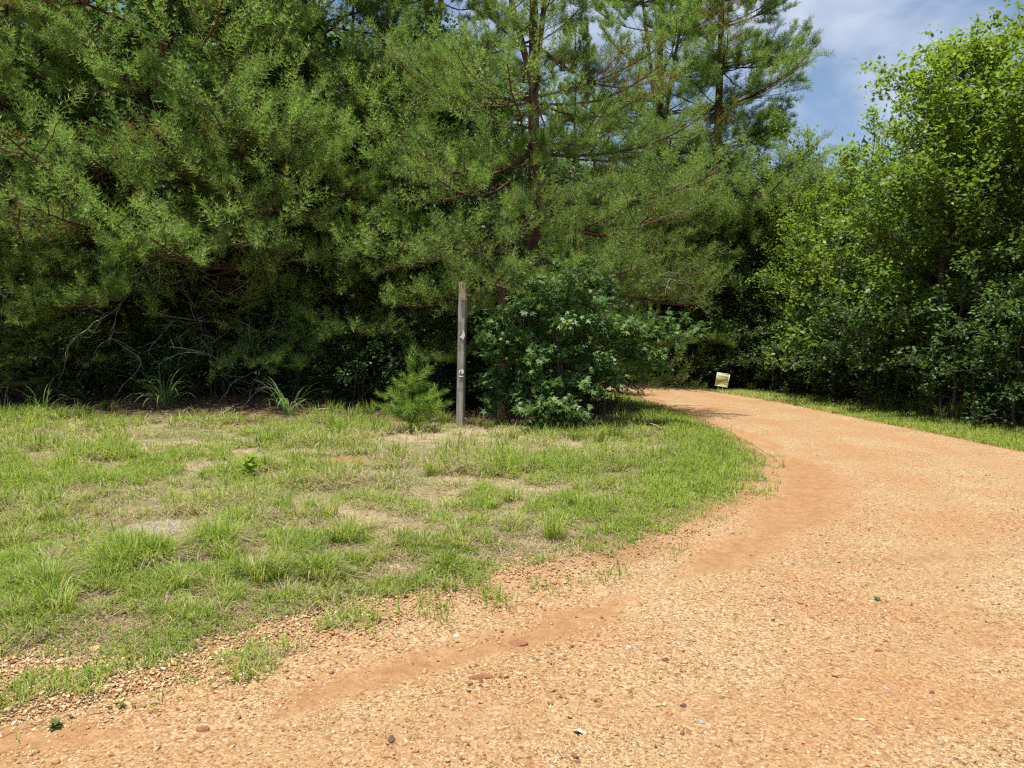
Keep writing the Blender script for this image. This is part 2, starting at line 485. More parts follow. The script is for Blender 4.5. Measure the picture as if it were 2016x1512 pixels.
# ------------------------------------------------------------------ gravel (loose pieces)
def rot_basis(n, rng):
    q = unit(rng.normal(size=(n, 4)))
    a, b, c, d = q.T
    return np.stack([np.stack([1 - 2 * (c * c + d * d), 2 * (b * c - a * d), 2 * (b * d + a * c)], 1),
                     np.stack([2 * (b * c + a * d), 1 - 2 * (b * b + d * d), 2 * (c * d - a * b)], 1),
                     np.stack([2 * (b * d - a * c), 2 * (c * d + a * b), 1 - 2 * (b * b + c * c)], 1)], 1)
def scatter_frustum(n, d0, d1, power, rng, pad=1.05):
    u = rng.rand(n)
    e = 1 - power
    d = (d0 ** e + u * (d1 ** e - d0 ** e)) ** (1 / e)
    x = (rng.rand(n) * 2 - 1) * d * (1008 / 1466) * pad
    return x, d
OCT = np.array([(1, 0, 0), (-1, 0, 0), (0, 1, 0), (0, -1, 0), (0, 0, 1), (0, 0, -1)], float)
OCTF = np.array([(0, 2, 4), (2, 1, 4), (1, 3, 4), (3, 0, 4), (2, 0, 5), (1, 2, 5), (3, 1, 5), (0, 3, 5)])
PAL = np.array([0.70, 0.705, 0.67]) * np.array([(0.54, 0.38, 0.20), (0.61, 0.46, 0.27), (0.48, 0.28, 0.135), (0.38, 0.175, 0.085), (0.52, 0.32, 0.16), (0.66, 0.54, 0.38), (0.20, 0.10, 0.06), (0.58, 0.41, 0.22)])
PW = np.array([.2, .16, .16, .1, .16, .06, .04, .12])
n = 150000
x, y = scatter_frustum(n, 2.35, 9.5, 2.1, RNG)
ls = lawn_sd(x, y); rs = sdist(x, y, ROAD_POLY); dw = polydist(x, y, WASH)
keep_p = np.where(ls > 0, np.exp(-ls / 0.35) * 0.8, 1.0) * (1 - 0.85 * S(1.2 - dw / (0.12 + 0.3 * S((y - 5) / 2.5)))) * (0.30 + 0.70 * S((fbm(x, y, 0.45, 77) - 0.3) * 3.5)) * (1 - 0.6 * track(x, y))
keep = (RNG.rand(n) < keep_p) & (x < 7.7)
x, y, ls = x[keep], y[keep], ls[keep]
x, y, ls = x[:75000], y[:75000], ls[:75000]
n = len(x)
size = RNG.lognormal(math.log(0.0045), 0.45, n) * (0.8 + 0.055 * y) * (1 + 0.55 * np.exp(-np.maximum(-ls, 0) / 0.9) * (x < 0.6))
size = np.clip(size, 0.003, 0.019)
B = rot_basis(n, RNG)
V = OCT[None] * (1 + (RNG.rand(n, 6, 1) - 0.5) * 0.7) + (RNG.rand(n, 6, 3) - 0.5) * 0.5
V = V * size[:, None, None] * np.stack([RNG.uniform(0.8, 1.35, n), RNG.uniform(0.7, 1.1, n), RNG.uniform(0.45, 0.8, n)], 1)[:, None]
V = np.einsum('nij,nkj->nki', B, V); V[:, :, 2] *= 0.75
z = ground_h(x, y) + size * 0.22 + 0.004
V += np.stack([x, y, z], 1)[:, None]
ci = RNG.choice(len(PAL), n, p=PW / PW.sum())
col = PAL[ci] * RNG.uniform(0.62, 1.2, (n, 1))
redm = S((fbm(x, y, 1.4, 55) - 0.42) * 4)[:, None]
col = col * (1 - redm * (1 - np.array([0.93, 0.82, 0.72])))
col = col * (1 + 0.3 * np.exp(-np.abs(ls) / 0.6) * (x < 0.6))[:, None]
mb = MB()
mb.add(V.reshape(-1, 3), (OCTF[None] + np.arange(n)[:, None, None] * 6).reshape(-1, 3), np.repeat(np.clip(col, 0, 0.85), 6, 0))
gr = mb.build('gravel', M_GRAVEL)
tag(gr, 'loose orange and cream pea gravel scattered over the drive', 'gravel', kind='stuff')

# ------------------------------------------------------------------ grass
def blades(mb, x, y, z, h, wd, az, lean, curl, col, coltip=None):
    """h height, lean 0..1 share of the height the tip leans out, curl droop"""
    n = len(x)
    d = np.stack([np.cos(az), np.sin(az), np.zeros(n)], 1)
    side = np.stack([-np.sin(az), np.cos(az), np.zeros(n)], 1)
    tw = RNG.uniform(-0.9, 0.9, n)
    side = side * np.cos(tw)[:, None] + d * np.sin(tw)[:, None]
    base = np.stack([x, y, z], 1)
    up = np.array([0, 0, 1.0])
    mid = base + up * (h * 0.58 * (1 - 0.35 * lean))[:, None] + d * (h * lean * 0.38)[:, None]
    tip = base + up * (h * (1 - 0.55 * lean - 0.3 * curl))[:, None] + d * (h * lean * 1.05)[:, None]
    s = side * (wd * 0.5)[:, None]
    V = np.stack([base - s * 0.8, base + s * 0.8, mid + s, mid - s, tip], 1).reshape(-1, 3)
    k = np.arange(n)[:, None, None] * 5
    F = (np.array([(0, 1, 2), (0, 2, 3), (3, 2, 4)])[None] + k).reshape(-1, 3)
    if coltip is None: coltip = col
    cc = np.stack([col * 0.9, col * 0.9, (col + coltip) / 2, (col + coltip) / 2, coltip], 1).reshape(-1, 3)
    mb.add(V, F, cc)
G1 = np.array([0.115, 0.195, 0.028]); G2 = np.array([0.30, 0.35, 0.062]); G3 = np.array([0.065, 0.125, 0.03]); ST = np.array([0.44, 0.355, 0.235])
def grass_colour(n, x, y, dry):
    k = RNG.rand(n, 1)
    c = G1 * (1 - k) + G2 * k
    yel = fbm(x, y, 1.3, 91)[:, None]
    c = c * (0.8 + 0.45 * yel) * RNG.uniform(0.75, 1.2, (n, 1))
    d = (RNG.rand(n) < dry)[:, None]
    return np.where(d, ST * RNG.uniform(0.55, 1.1, (n, 1)), c)
mb = MB()
n = 900000
x, y = scatter_frustum(n, 3.0, 26, 1.75, RNG)
ls = lawn_sd(x, y); rs = sdist(x, y, ROAD_POLY)
f = forest_d(x, y)
verge = (x > 6) & (rs < 0.05) & (f < 0.5)
dens = np.where(ls > 0, 0.25 + 0.75 * S(ls / 0.5), 0.30 * np.exp(ls / 0.28) * S((fbm(x, y, 0.25, 21) - 0.45) * 6))
clump = fbm(x, y, 0.32, 61, 2); big = fbm(x, y, 1.5, 67, 3)
# straw-like thin patch in the middle of the lawn
thin = S(1.25 - np.hypot((x + 0.4) / 3.0, (y - 10.9) / 1.9)) * 0.6
thin = np.maximum(thin, S(1.3 - np.hypot((x + 1.9) / 1.6, (y - 6.6) / 0.8)) * 0.75)
thin = np.maximum(thin, S((big - 0.5) * 5) * 0.7 * (x < 1.5))
lush = S(1 - np.abs(ls - 0.7) / 1.0) * S((x - 0.2) / 1.5)
dens = dens * np.clip(0.10 + 1.2 * S((clump - 0.38) * 4.0), 0, 1.2) * (1 - thin * (1 - lush))
dens = dens * np.where(f > 0, np.exp(-f / 0.35) * 0.5, 1.0)
for a, b_, ra, rb in PATCHES:
    dens = dens * (1 - 0.9 * (np.hypot((x - a) / ra, (y - b_) / rb) < 1.2))
dens = dens * (1 - (np.hypot((x + 2.98) / 0.46, (y - 6.15) / 0.5) < 1) * 0.97)
dens = np.where(verge, 1.0, dens)
dens = np.where((rs > 0.15) & (ls < -0.25), 0, dens)
dens = np.maximum(dens, lush * 0.9 * (ls > 0) * (f < 0.3))
keep = RNG.rand(n) < dens
x, y, ls, thin, clump, lush, verge, f = [q[keep] for q in (x, y, ls, thin, clump, lush, verge, f)]
nmax = 280000
x, y, ls, thin, clump, lush, verge, f = [q[:nmax] for q in (x, y, ls, thin, clump, lush, verge, f)]
n = len(x)
tall = S((fbm(x, y, 0.9, 15, 3) - 0.42) * 4) * (1 - lush)
h = (0.040 + 0.080 * RNG.rand(n)) * (1 + 1.6 * tall * np.where(x < 0, 1, 0.5)) * (0.65 + 0.7 * S((clump - 0.3) * 2.5)) * (0.6 + 0.4 * S((ls + 0.1) / 0.8))
h = np.where(verge, 0.05 + 0.06 * RNG.rand(n), h) + 0.03 * lush
h = h * np.where(y > 8, 1.25, 1.0)
wd = 0.0034 + 0.00055 * y
dry = np.clip(0.24 + 0.5 * thin - 0.2 * lush, 0.04, 0.85); dry = np.where(verge, 0.05, dry)
col = grass_colour(n, x, y, dry)
lean = np.where(col[:, 0] > col[:, 1], RNG.uniform(0.9, 1.6, n), RNG.uniform(0.15, 1.05, n))
blades(mb, x, y, ground_h(x, y) - 0.004, h, wd, RNG.rand(n) * 6.283, lean, RNG.rand(n) * 0.5, col, col * 1.15)
# flat straw lying on the thatch
n = 85000
x, y = scatter_frustum(n, 3.3, 15, 1.7, RNG)
ls = lawn_sd(x, y); f = forest_d(x, y)
keep = (ls > 0.2) & (f < 0.3); x, y = x[keep], y[keep]; n = len(x)
col = ST * RNG.uniform(0.45, 1.1, (n, 1)) * np.array([1, 0.97, 0.9])
blades(mb, x, y, ground_h(x, y) + 0.003, RNG.uniform(0.05, 0.14, n), 0.0022 + 0.0004 * y, RNG.rand(n) * 6.283, np.full(n, 1.55) + RNG.rand(n) * 0.2, np.full(n, 0.2), col)
gg = mb.build('grass', M_GRASS)
tag(gg, 'patchy sunlit lawn grass mixed with dry straw', 'grass', kind='stuff')

# countable tufts standing proud of the lawn
def tuft_mesh(nb, h, spread, drygreen=0.15, wd=0.006, lean=(0.2, 0.9), base=0.05, bright=1.0):
    mb = MB()
    a = RNG.rand(nb) * 6.283; rr = base * np.sqrt(RNG.rand(nb))
    x = np.cos(a) * rr; y = np.sin(a) * rr
    c = grass_colour(nb, x * 30, y * 30, drygreen) * bright
    hh = h * RNG.uniform(0.45, 1.1, nb)
    az = a + RNG.normal(0, 0.6, nb)
    le = RNG.uniform(lean[0], lean[1], nb)
    # 4 segment arching blade
    k = np.linspace(0, 1, 5)
    d = np.stack([np.cos(az), np.sin(az), 0 * az], 1); sd = np.stack([-np.sin(az), np.cos(az), 0 * az], 1)
    up = k[None] * hh[:, None] * (1 - 0.5 * le[:, None] * k[None] ** 2)
    out = hh[:, None] * le[:, None] * 0.8 * k[None] ** 1.9 * spread
    P = np.stack([x, y, 0 * x], 1)[:, None] + d[:, None] * out[..., None]; P[:, :, 2] += up
    wk = wd * (1 - k ** 2.2) * 0.5 + 0.0003
    V = np.stack([P - sd[:, None] * wk[None, :, None], P + sd[:, None] * wk[None, :, None]], 2).reshape(nb, -1, 3)
    F = np.array([(2 * i, 2 * i + 1, 2 * i + 3, 2 * i + 2) for i in range(4)])
    mb.add(V.reshape(-1, 3), (F[None] + np.arange(nb)[:, None, None] * 10).reshape(-1, 4), np.repeat(c, 10, 0))
    return mb.mesh('grass_tuft', M_GRASS)
TUFTS = [tuft_mesh(90, 0.28, 1.2, base=0.09, bright=1.15), tuft_mesh(80, 0.22, 1.4, 0.25, base=0.1, bright=1.15), tuft_mesh(110, 0.30, 1.0, 0.12, base=0.1, bright=1.1), tuft_mesh(70, 0.18, 1.6, 0.08, base=0.08, bright=1.2), tuft_mesh(80, 0.26, 1.2, 0.3, base=0.1, bright=1.1)]
rg = random.Random(4)
def gpx(X, Y):
    # ground point of a pixel (ground nearly flat)
    a = (X - 1008) / 1466; b = (756 - Y) / 1466
    dy = math.cos(PITCH) + b * math.sin(PITCH); dz = -math.sin(PITCH) + b * math.cos(PITCH)
    z = 0.05
    for _ in range(4):
        t = (z - CAM_H) / dz
        z = gz(a * t, dy * t)
    return a * t, dy * t
tuft_px = [(60, 1160), (150, 1120), (95, 1175), (300, 1180), (250, 1165), (350, 1160), (590, 1120), (515, 1150), (410, 1080), (560, 1180), (700, 1110), (745, 1100), (225, 1080), (30, 1090),
           (120, 1010), (520, 1010), (330, 980), (680, 1060), (840, 1090), (910, 1080), (610, 1000), (180, 920), (55, 960), (420, 960), (740, 990), (640, 960), (1010, 1030), (1090, 1060), (960, 1000), (1180, 1010),
           (260, 880), (90, 860), (380, 900), (600, 870), (540, 840), (460, 850), (180, 850), (300, 830), (720, 860), (30, 880)]
rt = random.Random(77)
while len(tuft_px) < 150:
    X = rt.uniform(0, 1150); Y = 830 + 400 * rt.random() ** 0.9
    q = gpx(X, Y)
    if lawn_sd(np.array([q[0]]), np.array([q[1]]))[0] < 0.35 or forest_d(np.array([q[0]]), np.array([q[1]]))[0] > -0.4: continue
    if X > 600 and rt.random() < 0.5 or math.hypot(q[0] + 2.98, q[1] - 6.1) < 0.6: continue
    tuft_px.append((X, Y))
for i, (X, Y) in enumerate(tuft_px):
    a, b_ = gpx(X, Y)
    o = link('grass_tuft', TUFTS[i % 5])
    o.location = (a, b_, gz(a, b_) - 0.005); o.rotation_euler = (0, 0, rg.random() * 6.28); s = rg.uniform(0.55, 1.05)
    o.scale = (s, s, s * rg.uniform(0.7, 1.05))
    tag(o, 'upright tuft of green grass standing in the lawn', 'grass tuft', 'grass tufts standing in the lawn')
# taller tufts in front of the post and bushes
TT = [tuft_mesh(60, 0.5, 1.0, 0.12, 0.010, (0.2, 0.9), 0.09), tuft_mesh(48, 0.42, 1.2, 0.2, 0.010, (0.3, 1.0), 0.08), tuft_mesh(70, 0.36, 0.9, 0.08, 0.009, (0.1, 0.8), 0.14)]
for i, (X, Y) in enumerate([(875, 835), (940, 838), (960, 845), (985, 835), (1010, 868), (1135, 868), (1180, 875), (1240, 870), (1210, 862)]):
    a, b_ = gpx(X, Y)
    o = link('grass_tuft', TT[i % 3]); o.location = (a, b_, gz(a, b_)); o.rotation_euler = (0, 0, rg.random() * 6.28)
    s = rg.uniform(0.7, 1.05); o.scale = (s, s, s)
    tag(o, 'knee high arching grass tuft at the foot of the gum thicket', 'grass tuft', 'tall grass tufts along the thicket')
for i, (X, Y) in enumerate([(655, 812), (690, 822), (725, 815), (700, 838), (745, 842), (660, 842)]):
    a, b_ = gpx(X, Y)
    o = link('grass_tuft', TT[2]); o.location = (a, b_, gz(a, b_)); o.rotation_euler = (0, 0, rg.random() * 6.28)
    o.scale = (1.5, 1.3, 1.0)
    tag(o, 'bushy sunlit grass tuft beside the young pine', 'grass tuft', 'sunlit grass tufts beside the young pine')
for i, (X, Y) in enumerate([(1700, 800), (1725, 806), (1760, 812), (1790, 818), (1820, 826), (1745, 800), (1850, 828), (1500, 770), (1460, 768)]):
    a, b_ = gpx(X, Y); a += 0.35
    o = link('grass_tuft', TT[i % 3]); o.location = (a, b_, gz(a, b_)); o.rotation_euler = (0, 0, rg.random() * 6.28)
    s = rg.uniform(0.9, 1.4) * (1 if i < 7 else 0.8); o.scale = (s, s, s)
    tag(o, 'tall arching grass tuft on the verge across the drive', 'grass tuft', 'tall grass tufts on the far verge')

# big reed-like clumps, each blade a part
def arch_blade(L, wd, out, col):
    k = np.linspace(0, 1, 9)
    th = 1.35 - out * 2.3 * k ** 1.6
    P = np.zeros((9, 3)); 
    for i in range(1, 9):
        P[i] = P[i - 1] + np.array([math.cos(th[i]), 0, math.sin(th[i])]) * L / 8
    wk = wd * np.minimum(1, 0.45 + 2 * k) * (1 - k ** 3) * 0.5 + 0.0005
    sd = np.array([0, 1.0, 0]); nrm = np.array([0, 0, 0.25])
    V = np.concatenate([P - sd * wk[:, None], P - nrm * wk[:, None], P + sd * wk[:, None]])
    F = [(i, i + 1, 9 + i + 1, 9 + i) for i in range(8)] + [(9 + i, 10 + i, 19 + i, 18 + i) for i in range(8)]
    mb = MB(); mb.add(V, F, col); return mb.mesh('blade', M_GRASS, True)
BL = [arch_blade(1.25, 0.028, 0.9, (0.14, 0.23, 0.08)), arch_blade(1.0, 0.030, 1.15, (0.18, 0.28, 0.10)), arch_blade(1.35, 0.028, 0.55, (0.13, 0.21, 0.07)), arch_blade(0.85, 0.026, 0.8, (0.16, 0.23, 0.08)), arch_blade(0.9, 0.018, 1.25, (0.30, 0.25, 0.14))]
def reed(X, Y, nb, s, label):
    a, b_ = gpx(X, Y)
    r = tag(empty('reed_grass_clump', (a, b_, gz(a, b_) - 0.01)), label, 'grass clump')
    for i in range(nb):
        q = rg.choices(BL, [3, 3, 3, 2, 1])[0]
        o = link('blade', q, r); az = rg.random() * 6.28; rr = 0.16 * rg.random()
        o.location = (rr * math.cos(az), rr * math.sin(az), 0); o.rotation_euler = (rg.uniform(-.2, .2), rg.uniform(-0.35, 0.2), az + rg.uniform(-.5, .5))
        k = s * rg.uniform(0.6, 1.1); o.scale = (k, k, k)
reed(325, 786, 60, 1.0, 'large dark green reedy grass clump with arching blades under the left pine')
reed(568, 797, 34, 0.85, 'thin reedy grass clump with few blades beside dark straw mound')
reed(85, 800, 14, 0.8, 'small reedy grass clump at the far left woodland edge')

# ------------------------------------------------------------------ forest litter
mb = MB()
n = 34000
x = RNG.uniform(-15, 4.5, n); y = RNG.uniform(11.5, 22, n)
f = forest_d(x, y)
pr = np.where(f > -0.2, 0.7, 0.9 * np.exp((f + 0.2) / 0.45)) 
pr = np.maximum(pr, S(1.3 - np.hypot((x - 2.2) / 1.4, (y - 13.0) / 0.9)))
keep = (RNG.rand(n) < pr) & (sdist(x, y, ROAD_POLY) < 0); x, y = x[keep], y[keep]; n = len(x)
Bq = rot_basis(n, RNG) ; Bq[:, 2] *= 0.35
sz = RNG.uniform(0.02, 0.06, n); el = RNG.uniform(0.25, 0.8, n)
T4 = np.array([(-1, 0, 0), (0, -1, 0.15), (1, 0, 0), (0, 1, 0.15)], float)
V = T4[None] * np.stack([sz, sz * el, sz], 1)[:, None]
V = np.einsum('nij,nkj->nki', Bq, V) + np.stack([x, y, ground_h(x, y) + 0.015], 1)[:, None]
LC = 0.75 * np.array([(0.24, 0.14, 0.075), (0.34, 0.23, 0.14), (0.16, 0.085, 0.05), (0.42, 0.32, 0.22), (0.11, 0.065, 0.045)])
mb.add(V.reshape(-1, 3), (np.array([(0, 1, 2), (0, 2, 3)])[None] + np.arange(n)[:, None, None] * 4).reshape(-1, 3), np.repeat(LC[RNG.randint(0, 5, n)] * RNG.uniform(0.7, 1.2, (n, 1)), 4, 0))
tag(mb.build('leaf_litter', M_LITTER), 'brown fallen leaves and straw along the woodland edge', 'leaf litter', kind='stuff')

# ------------------------------------------------------------------ pine boughs (templates shared by all pines)
NC1 = np.array([0.118, 0.215, 0.042]); NC2 = np.array([0.32, 0.425, 0.11]); NC3 = np.array([0.20, 0.13, 0.05])
def needle_brush(mb, P0, P1, stations, per, length, width, rng, c1=NC1, c2=NC2, dead=0.0, fwd=0.75):
    """needles along a shoot from P0 to P1 (arrays of m shoots)"""
    m_ = len(P0)
    t = np.linspace(0.05, 1.0, stations)
    ax = unit(P1 - P0)
    base = P0[:, None] + (P1 - P0)[:, None] * t[None, :, None]
    base = np.repeat(base[:, :, None], per, 2).reshape(-1, 3)
    n = len(base)
    A = np.repeat(ax, stations * per, 0)
    rv = unit(np.cross(A, rng.normal(size=(n, 3))))
    tt_ = np.tile(np.repeat(t, per), m_)
    f_ = fwd + 0.5 * tt_ ** 3
    d = unit(A * f_[:, None] + rv * 0.8)
    L = length * rng.uniform(0.75, 1.15, n)
    sd = unit(np.cross(d, rng.normal(size=(n, 3)))) * (width * 0.5)
    V = np.stack([base - sd, base + sd, base + d * L[:, None]], 1).reshape(-1, 3)
    k = rng.rand(m_, 1) * 0.7 + 0.15
    cs = c1 * (1 - k) + c2 * k
    if dead: cs = np.where(rng.rand(m_, 1) < dead, NC3, cs)
    c = np.repeat(cs, stations * per, 0) * rng.uniform(0.8, 1.2, (n, 1))
    mb.add(V, np.arange(n * 3).reshape(-1, 3), np.repeat(c, 3, 0))
def pine_bough(seed, L=3.0, sag=0.25, stations=4, per=7, nl=0.105, nw=0.0082, dens=1.0, start=0.30, dead=0.02):
    """arrays of one bough lying along +X: wood tubes and foliage triangles"""
    rng = np.random.RandomState(seed)
    wood = MB(); nd = MB()
    k = np.linspace(0, 1, 8)
    main = np.stack([L * k, 0.12 * L * (np.cumsum(rng.normal(0, 0.3, 8)) * k / 3), -sag * L * np.sin(k * 2.2) * 0.45 + 0.06 * L * k ** 3], 1)
    tube(wood, main, 0.024 * (1 - 0.8 * k) + 0.004, 5, cap=False)
    P0 = []; P1 = []
    def at(P, t):
        i = t * (len(P) - 1); j = min(int(i), len(P) - 2); u = i - j
        return P[j] * (1 - u) + P[j + 1] * u, unit(P[j + 1] - P[j])
    def shoots(P, t0, step, llo, lhi, upb):
        Ln = np.linalg.norm(np.diff(P, axis=0), axis=1).sum()
        m_ = max(3, int(Ln * (1 - t0) / step))
        for q in range(m_):
            t = t0 + (1 - t0) * ((q + rng.rand()) / m_) ** 0.8
            b, dr = at(P, t)
            sdv = unit(np.cross(dr, [0, 0, 1])) * (1 if q % 2 else -1) * rng.uniform(0.2, 1.0)
            d = unit(dr * rng.uniform(0.2, 0.9) + sdv * 0.8 + np.array([0, 0, upb * rng.uniform(0.1, 1.8)]))
            P0.append(b); P1.append(b + d * rng.uniform(llo, lhi))
        b, dr = at(P, 0.98)
        for q in range(3):
            P0.append(b); P1.append(b + unit(dr + np.array([0, 0, 0.4]) + rng.normal(0, 0.45, 3)) * rng.uniform(llo, lhi) * 1.1)
    shoots(main, 0.6, 0.06 / dens, 0.10, 0.24, 0.7)
    ns = int(15 * dens)
    for q in range(ns):
        t = start + (0.96 - start) * (q + rng.rand() * 0.8) / ns
        b, dr = at(main, t)
        side = unit(np.cross(dr, [0, 0, 1])) * (1 if q % 2 else -1)
        ln = (0.15 + 0.36 * (1 - t) ** 0.8 * min(1, (t - 0.1) * 4)) * L * rng.uniform(0.5, 1.2)
        d = unit(dr * rng.uniform(0.35, 1.0) + side * 0.9 + np.array([0, 0, rng.uniform(-0.35, 0.45)]))
        kk = np.linspace(0, 1, 5)[:, None]
        bend = unit(dr) * 0.15 + np.array([0, 0, 0.08])
        sec = b + d * ln * kk + bend * ln * kk ** 2 + rng.normal(0, 0.03, (5, 3)) * kk
        tube(wood, sec, np.linspace(0.010, 0.003, 5), 3, cap=False)
        shoots(sec, 0.45, 0.043 / dens, 0.10, 0.22, 1.0)
    P0 = np.array(P0); P1 = np.array(P1)
    needle_brush(nd, P0, P1, stations, per, nl, nw, rng, dead=dead, fwd=0.55)
    cat_ = lambda m_: (np.concatenate(m_.v), np.concatenate(m_.f4) if m_.f4 else None, np.concatenate(m_.f3) if m_.f3 else None, np.concatenate(m_.c))
    return cat_(wood), cat_(nd)
BOUGHS = [pine_bough(100 + i, 3.0, sag=0.12 + 0.06 * i, dens=0.92 + 0.06 * (i % 3)) for i in range(7)]
def dead_bough(seed, L=2.4):
    rng = np.random.RandomState(seed); mb = MB()
    k = np.linspace(0, 1, 10)
    def grow(p, d, L, r, depth):
        n_ = 7
        P = [np.array(p)]
        for i in range(n_):
            d = unit(d + rng.normal(0, 0.16, 3) + np.array([0, 0, -0.04]))
            P.append(P[-1] + d * L / n_)
        tube(mb, P, np.linspace(r, r * 0.3, n_ + 1), 5 if depth == 0 else 4)
        if depth < 2:
            for q in range(5 if depth == 0 else 3):
                i = rng.randint(2, n_ + 1)
                dd = unit(d + rng.normal(0, 0.75, 3))
                grow(P[i], dd, L * rng.uniform(0.3, 0.5), r * 0.5, depth + 1)
    grow((0, 0, 0), np.array([1, 0, 0.05]), L, 0.022, 0)
    return mb.mesh('dead_branch', M_DEAD)
DEADB = [dead_bough(300 + i, 2.6) for i in range(5)]
prand = random.Random(21)
def pine_proto(seed, H, cb, Lmax, nb, tr, fork=None, bias=(-math.pi / 2, 0.35), lean=(0, 0)):
    """one pine: trunk mesh (with limbs) and crown mesh, shared by pines of its kind"""
    pr = random.Random(seed)
    k = np.linspace(0, 1, 14)
    wob = np.array([pr.uniform(-1, 1) for _ in range(28)]).reshape(14, 2)
    P = np.zeros((14, 3)); P[:, 2] = k * H
    P[:, 0] = lean[0] * k * H + np.cumsum(wob[:, 0]) * 0.04; P[:, 1] = lean[1] * k * H + np.cumsum(wob[:, 1]) * 0.03
    P[:, :2] -= P[0, :2]
    wood = MB(); tube(wood, P, tr * (1 - 0.86 * k) * (1 + 0.35 * np.exp(-k * 30)), 10)
    if fork:
        for s in fork:
            kk = np.linspace(0, 1, 6)
            Q = P[6] + np.stack([s[0] * kk, s[1] * kk, s[2] * kk], 1)
            tube(wood, Q, np.linspace(tr * 0.45, 0.03, 6), 8)
    crown = MB()
    def at(h):
        return np.array([np.interp(h, P[:, 2], P[:, 0]), np.interp(h, P[:, 2], P[:, 1]), h])
    for i in range(nb):
        u = (i + pr.random()) / nb
        h = cb + (H - cb - 0.2) * u ** 1.45
        h = h * 0.22 + 0.78 * (round(h / 1.05) * 1.05)            # loose whorls
        q = max(0.0, (h - cb) / (H - cb))
        az = i * 2.399 + pr.uniform(-0.6, 0.6)
        if pr.random() < bias[1]: az = bias[0] + pr.gauss(0, 0.8)
        Lb = Lmax * (0.17 + 0.83 * (1 - q) ** 1.25) * pr.uniform(0.6, 1.15)
        el = -0.10 + 0.55 * q + pr.uniform(-0.18, 0.18)
        if i % 20 == 9:                                            # a few boughs hang below the skirt
            h = cb - pr.uniform(0.1, 0.9); el = -0.42 + pr.uniform(-0.15, 0.2); Lb = Lmax * pr.uniform(0.45, 0.85)
        (wv, wf, _, wc), (nv, _, nf, ncol) = BOUGHS[pr.randrange(len(BOUGHS))]
        s = Lb / 3.0
        sx = s; sy = max(0.62, s) * pr.uniform(0.8, 1.15) * pr.choice((1, -1)); sz = max(0.75, s)
        M = np.array(Euler((pr.uniform(-0.3, 0.3), -el, az), 'XYZ').to_matrix()) @ np.diag((sx, sy, sz))
        o = at(h)
        wood.add(wv @ M.T + o, wf, (0.8, 0.8, 0.8))
        v = nv.reshape(-1, 3, 3)
        c0 = v[:, :2].mean(1, keepdims=True)                       # keep needles their true size
        Rm = np.array(Euler((0, -el, az), 'XYZ').to_matrix())
        loc = (v - c0) @ Rm.T
        if sy < 0: loc = (v - c0) * np.array([1, -1, 1]) @ Rm.T
        vv = c0 @ M.T + o + loc
        keep = np.array([pr.random() for _ in range(0)])
        crown.add(vv.reshape(-1, 3), nf, ncol * (pr.uniform(0.8, 1.2) if pr.random() > 0.03 else np.array([0.9, 0.5, 0.45])))
    tm = wood.mesh('trunk', M_PBARK, True); cm = crown.mesh('crown', M_NEEDLE)
    return tm, cm, H
PINES = [pine_proto(1, 14.0, 2.9, 4.7, 104, 0.21, fork=[(1.5, 0, 4.2), (-0.9, 0.3, 4.6)]),
         pine_proto(2, 14.0, 2.8, 4.4, 98, 0.19, bias=(-math.pi / 2, 0.3))]
def pine(x, y, H, label, kind, rz=0.0, wide=1.0, mirror=1, ndead=10, group=None, dead_lo=1.2, dead_hi=4.5):
    tm, cm, H0 = PINES[kind]
    r = tag(empty('pine_tree', (x, y, gz(x, y) - 0.05), rz), label, 'pine tree', group)
    s = H / H0
    for nm, me in (('trunk', tm), ('crown', cm)):
        o = link(nm, me, r); o.scale = (s * wide * mirror, s * wide, s)
    for i in range(ndead):
        h = prand.uniform(dead_lo, dead_hi); az = -math.pi / 2 - rz + prand.gauss(0, 0.9)
        o = link('dead_branch', DEADB[prand.randrange(5)], r)
        o.location = (0, 0, h); o.rotation_euler = (prand.uniform(-1, 1), prand.uniform(-0.2, 0.35), az)
        k = prand.uniform(0.5, 1.15); o.scale = (k, k, k)
    return r
pine(px(335, 18.8), 18.8, 19.5, 'tall dark trunked pine with drooping boughs behind the reedy grass clump', 0, 0.15, 0.86, 1, 34, dead_lo=1.4, dead_hi=5.2)
pine(px(30, 17.6), 17.6, 12.6, 'leftmost tall pine with low boughs at the edge of the lawn', 1, 0.2, 1.05, 1, 16)
pine(px(610, 19.6), 19.6, 18.0, 'tall pine between the reedy clumps and the grey post', 1, -0.2, 0.9, -1, 26, dead_hi=5.0)
pine(px(1052, 17.3), 17.6, 16.2, 'big red barked pine with forked top behind the gum thicket', 0, 0.35, 0.80, -1, 8, dead_lo=2.5, dead_hi=5.5)
pine(px(850, 20.5), 20.8, 18.5, 'slim pine just behind the grey post', 0, -0.9, 0.72, 1, 10)
pine(px(1405, 31.0), 31.0, 21.5, 'tall pine across the bend standing behind the yard sign', 1, 0.4, 0.98, 1, 6, dead_lo=3)
pine(px(1290, 32.5), 32.5, 22.0, 'tall pine across the bend left of the yard sign', 0, 0.9, 0.9, 1, 4, dead_lo=3)
pine(px(1130, 23.5), 23.5, 11.5, 'pine on the inside of the bend near the drive', 1, 2.4, 0.66, 1, 4)
pine(px(180, 23.5), 23.5, 15, 'pine standing deep between the two leftmost pines', 0, 2.2, 1.0, 1, 4)
pine(px(480, 24.5), 24.5, 15.5, 'pine standing deep between the dark trunked pine and the middle pine', 1, 2.9, 1.0, 1, 4)
pine(px(75, 16.9), 16.9, 5.2, 'small low pine at the left corner of the woods', 1, 1.1, 1.15, 1, 3, dead_lo=0.6, dead_hi=1.5)
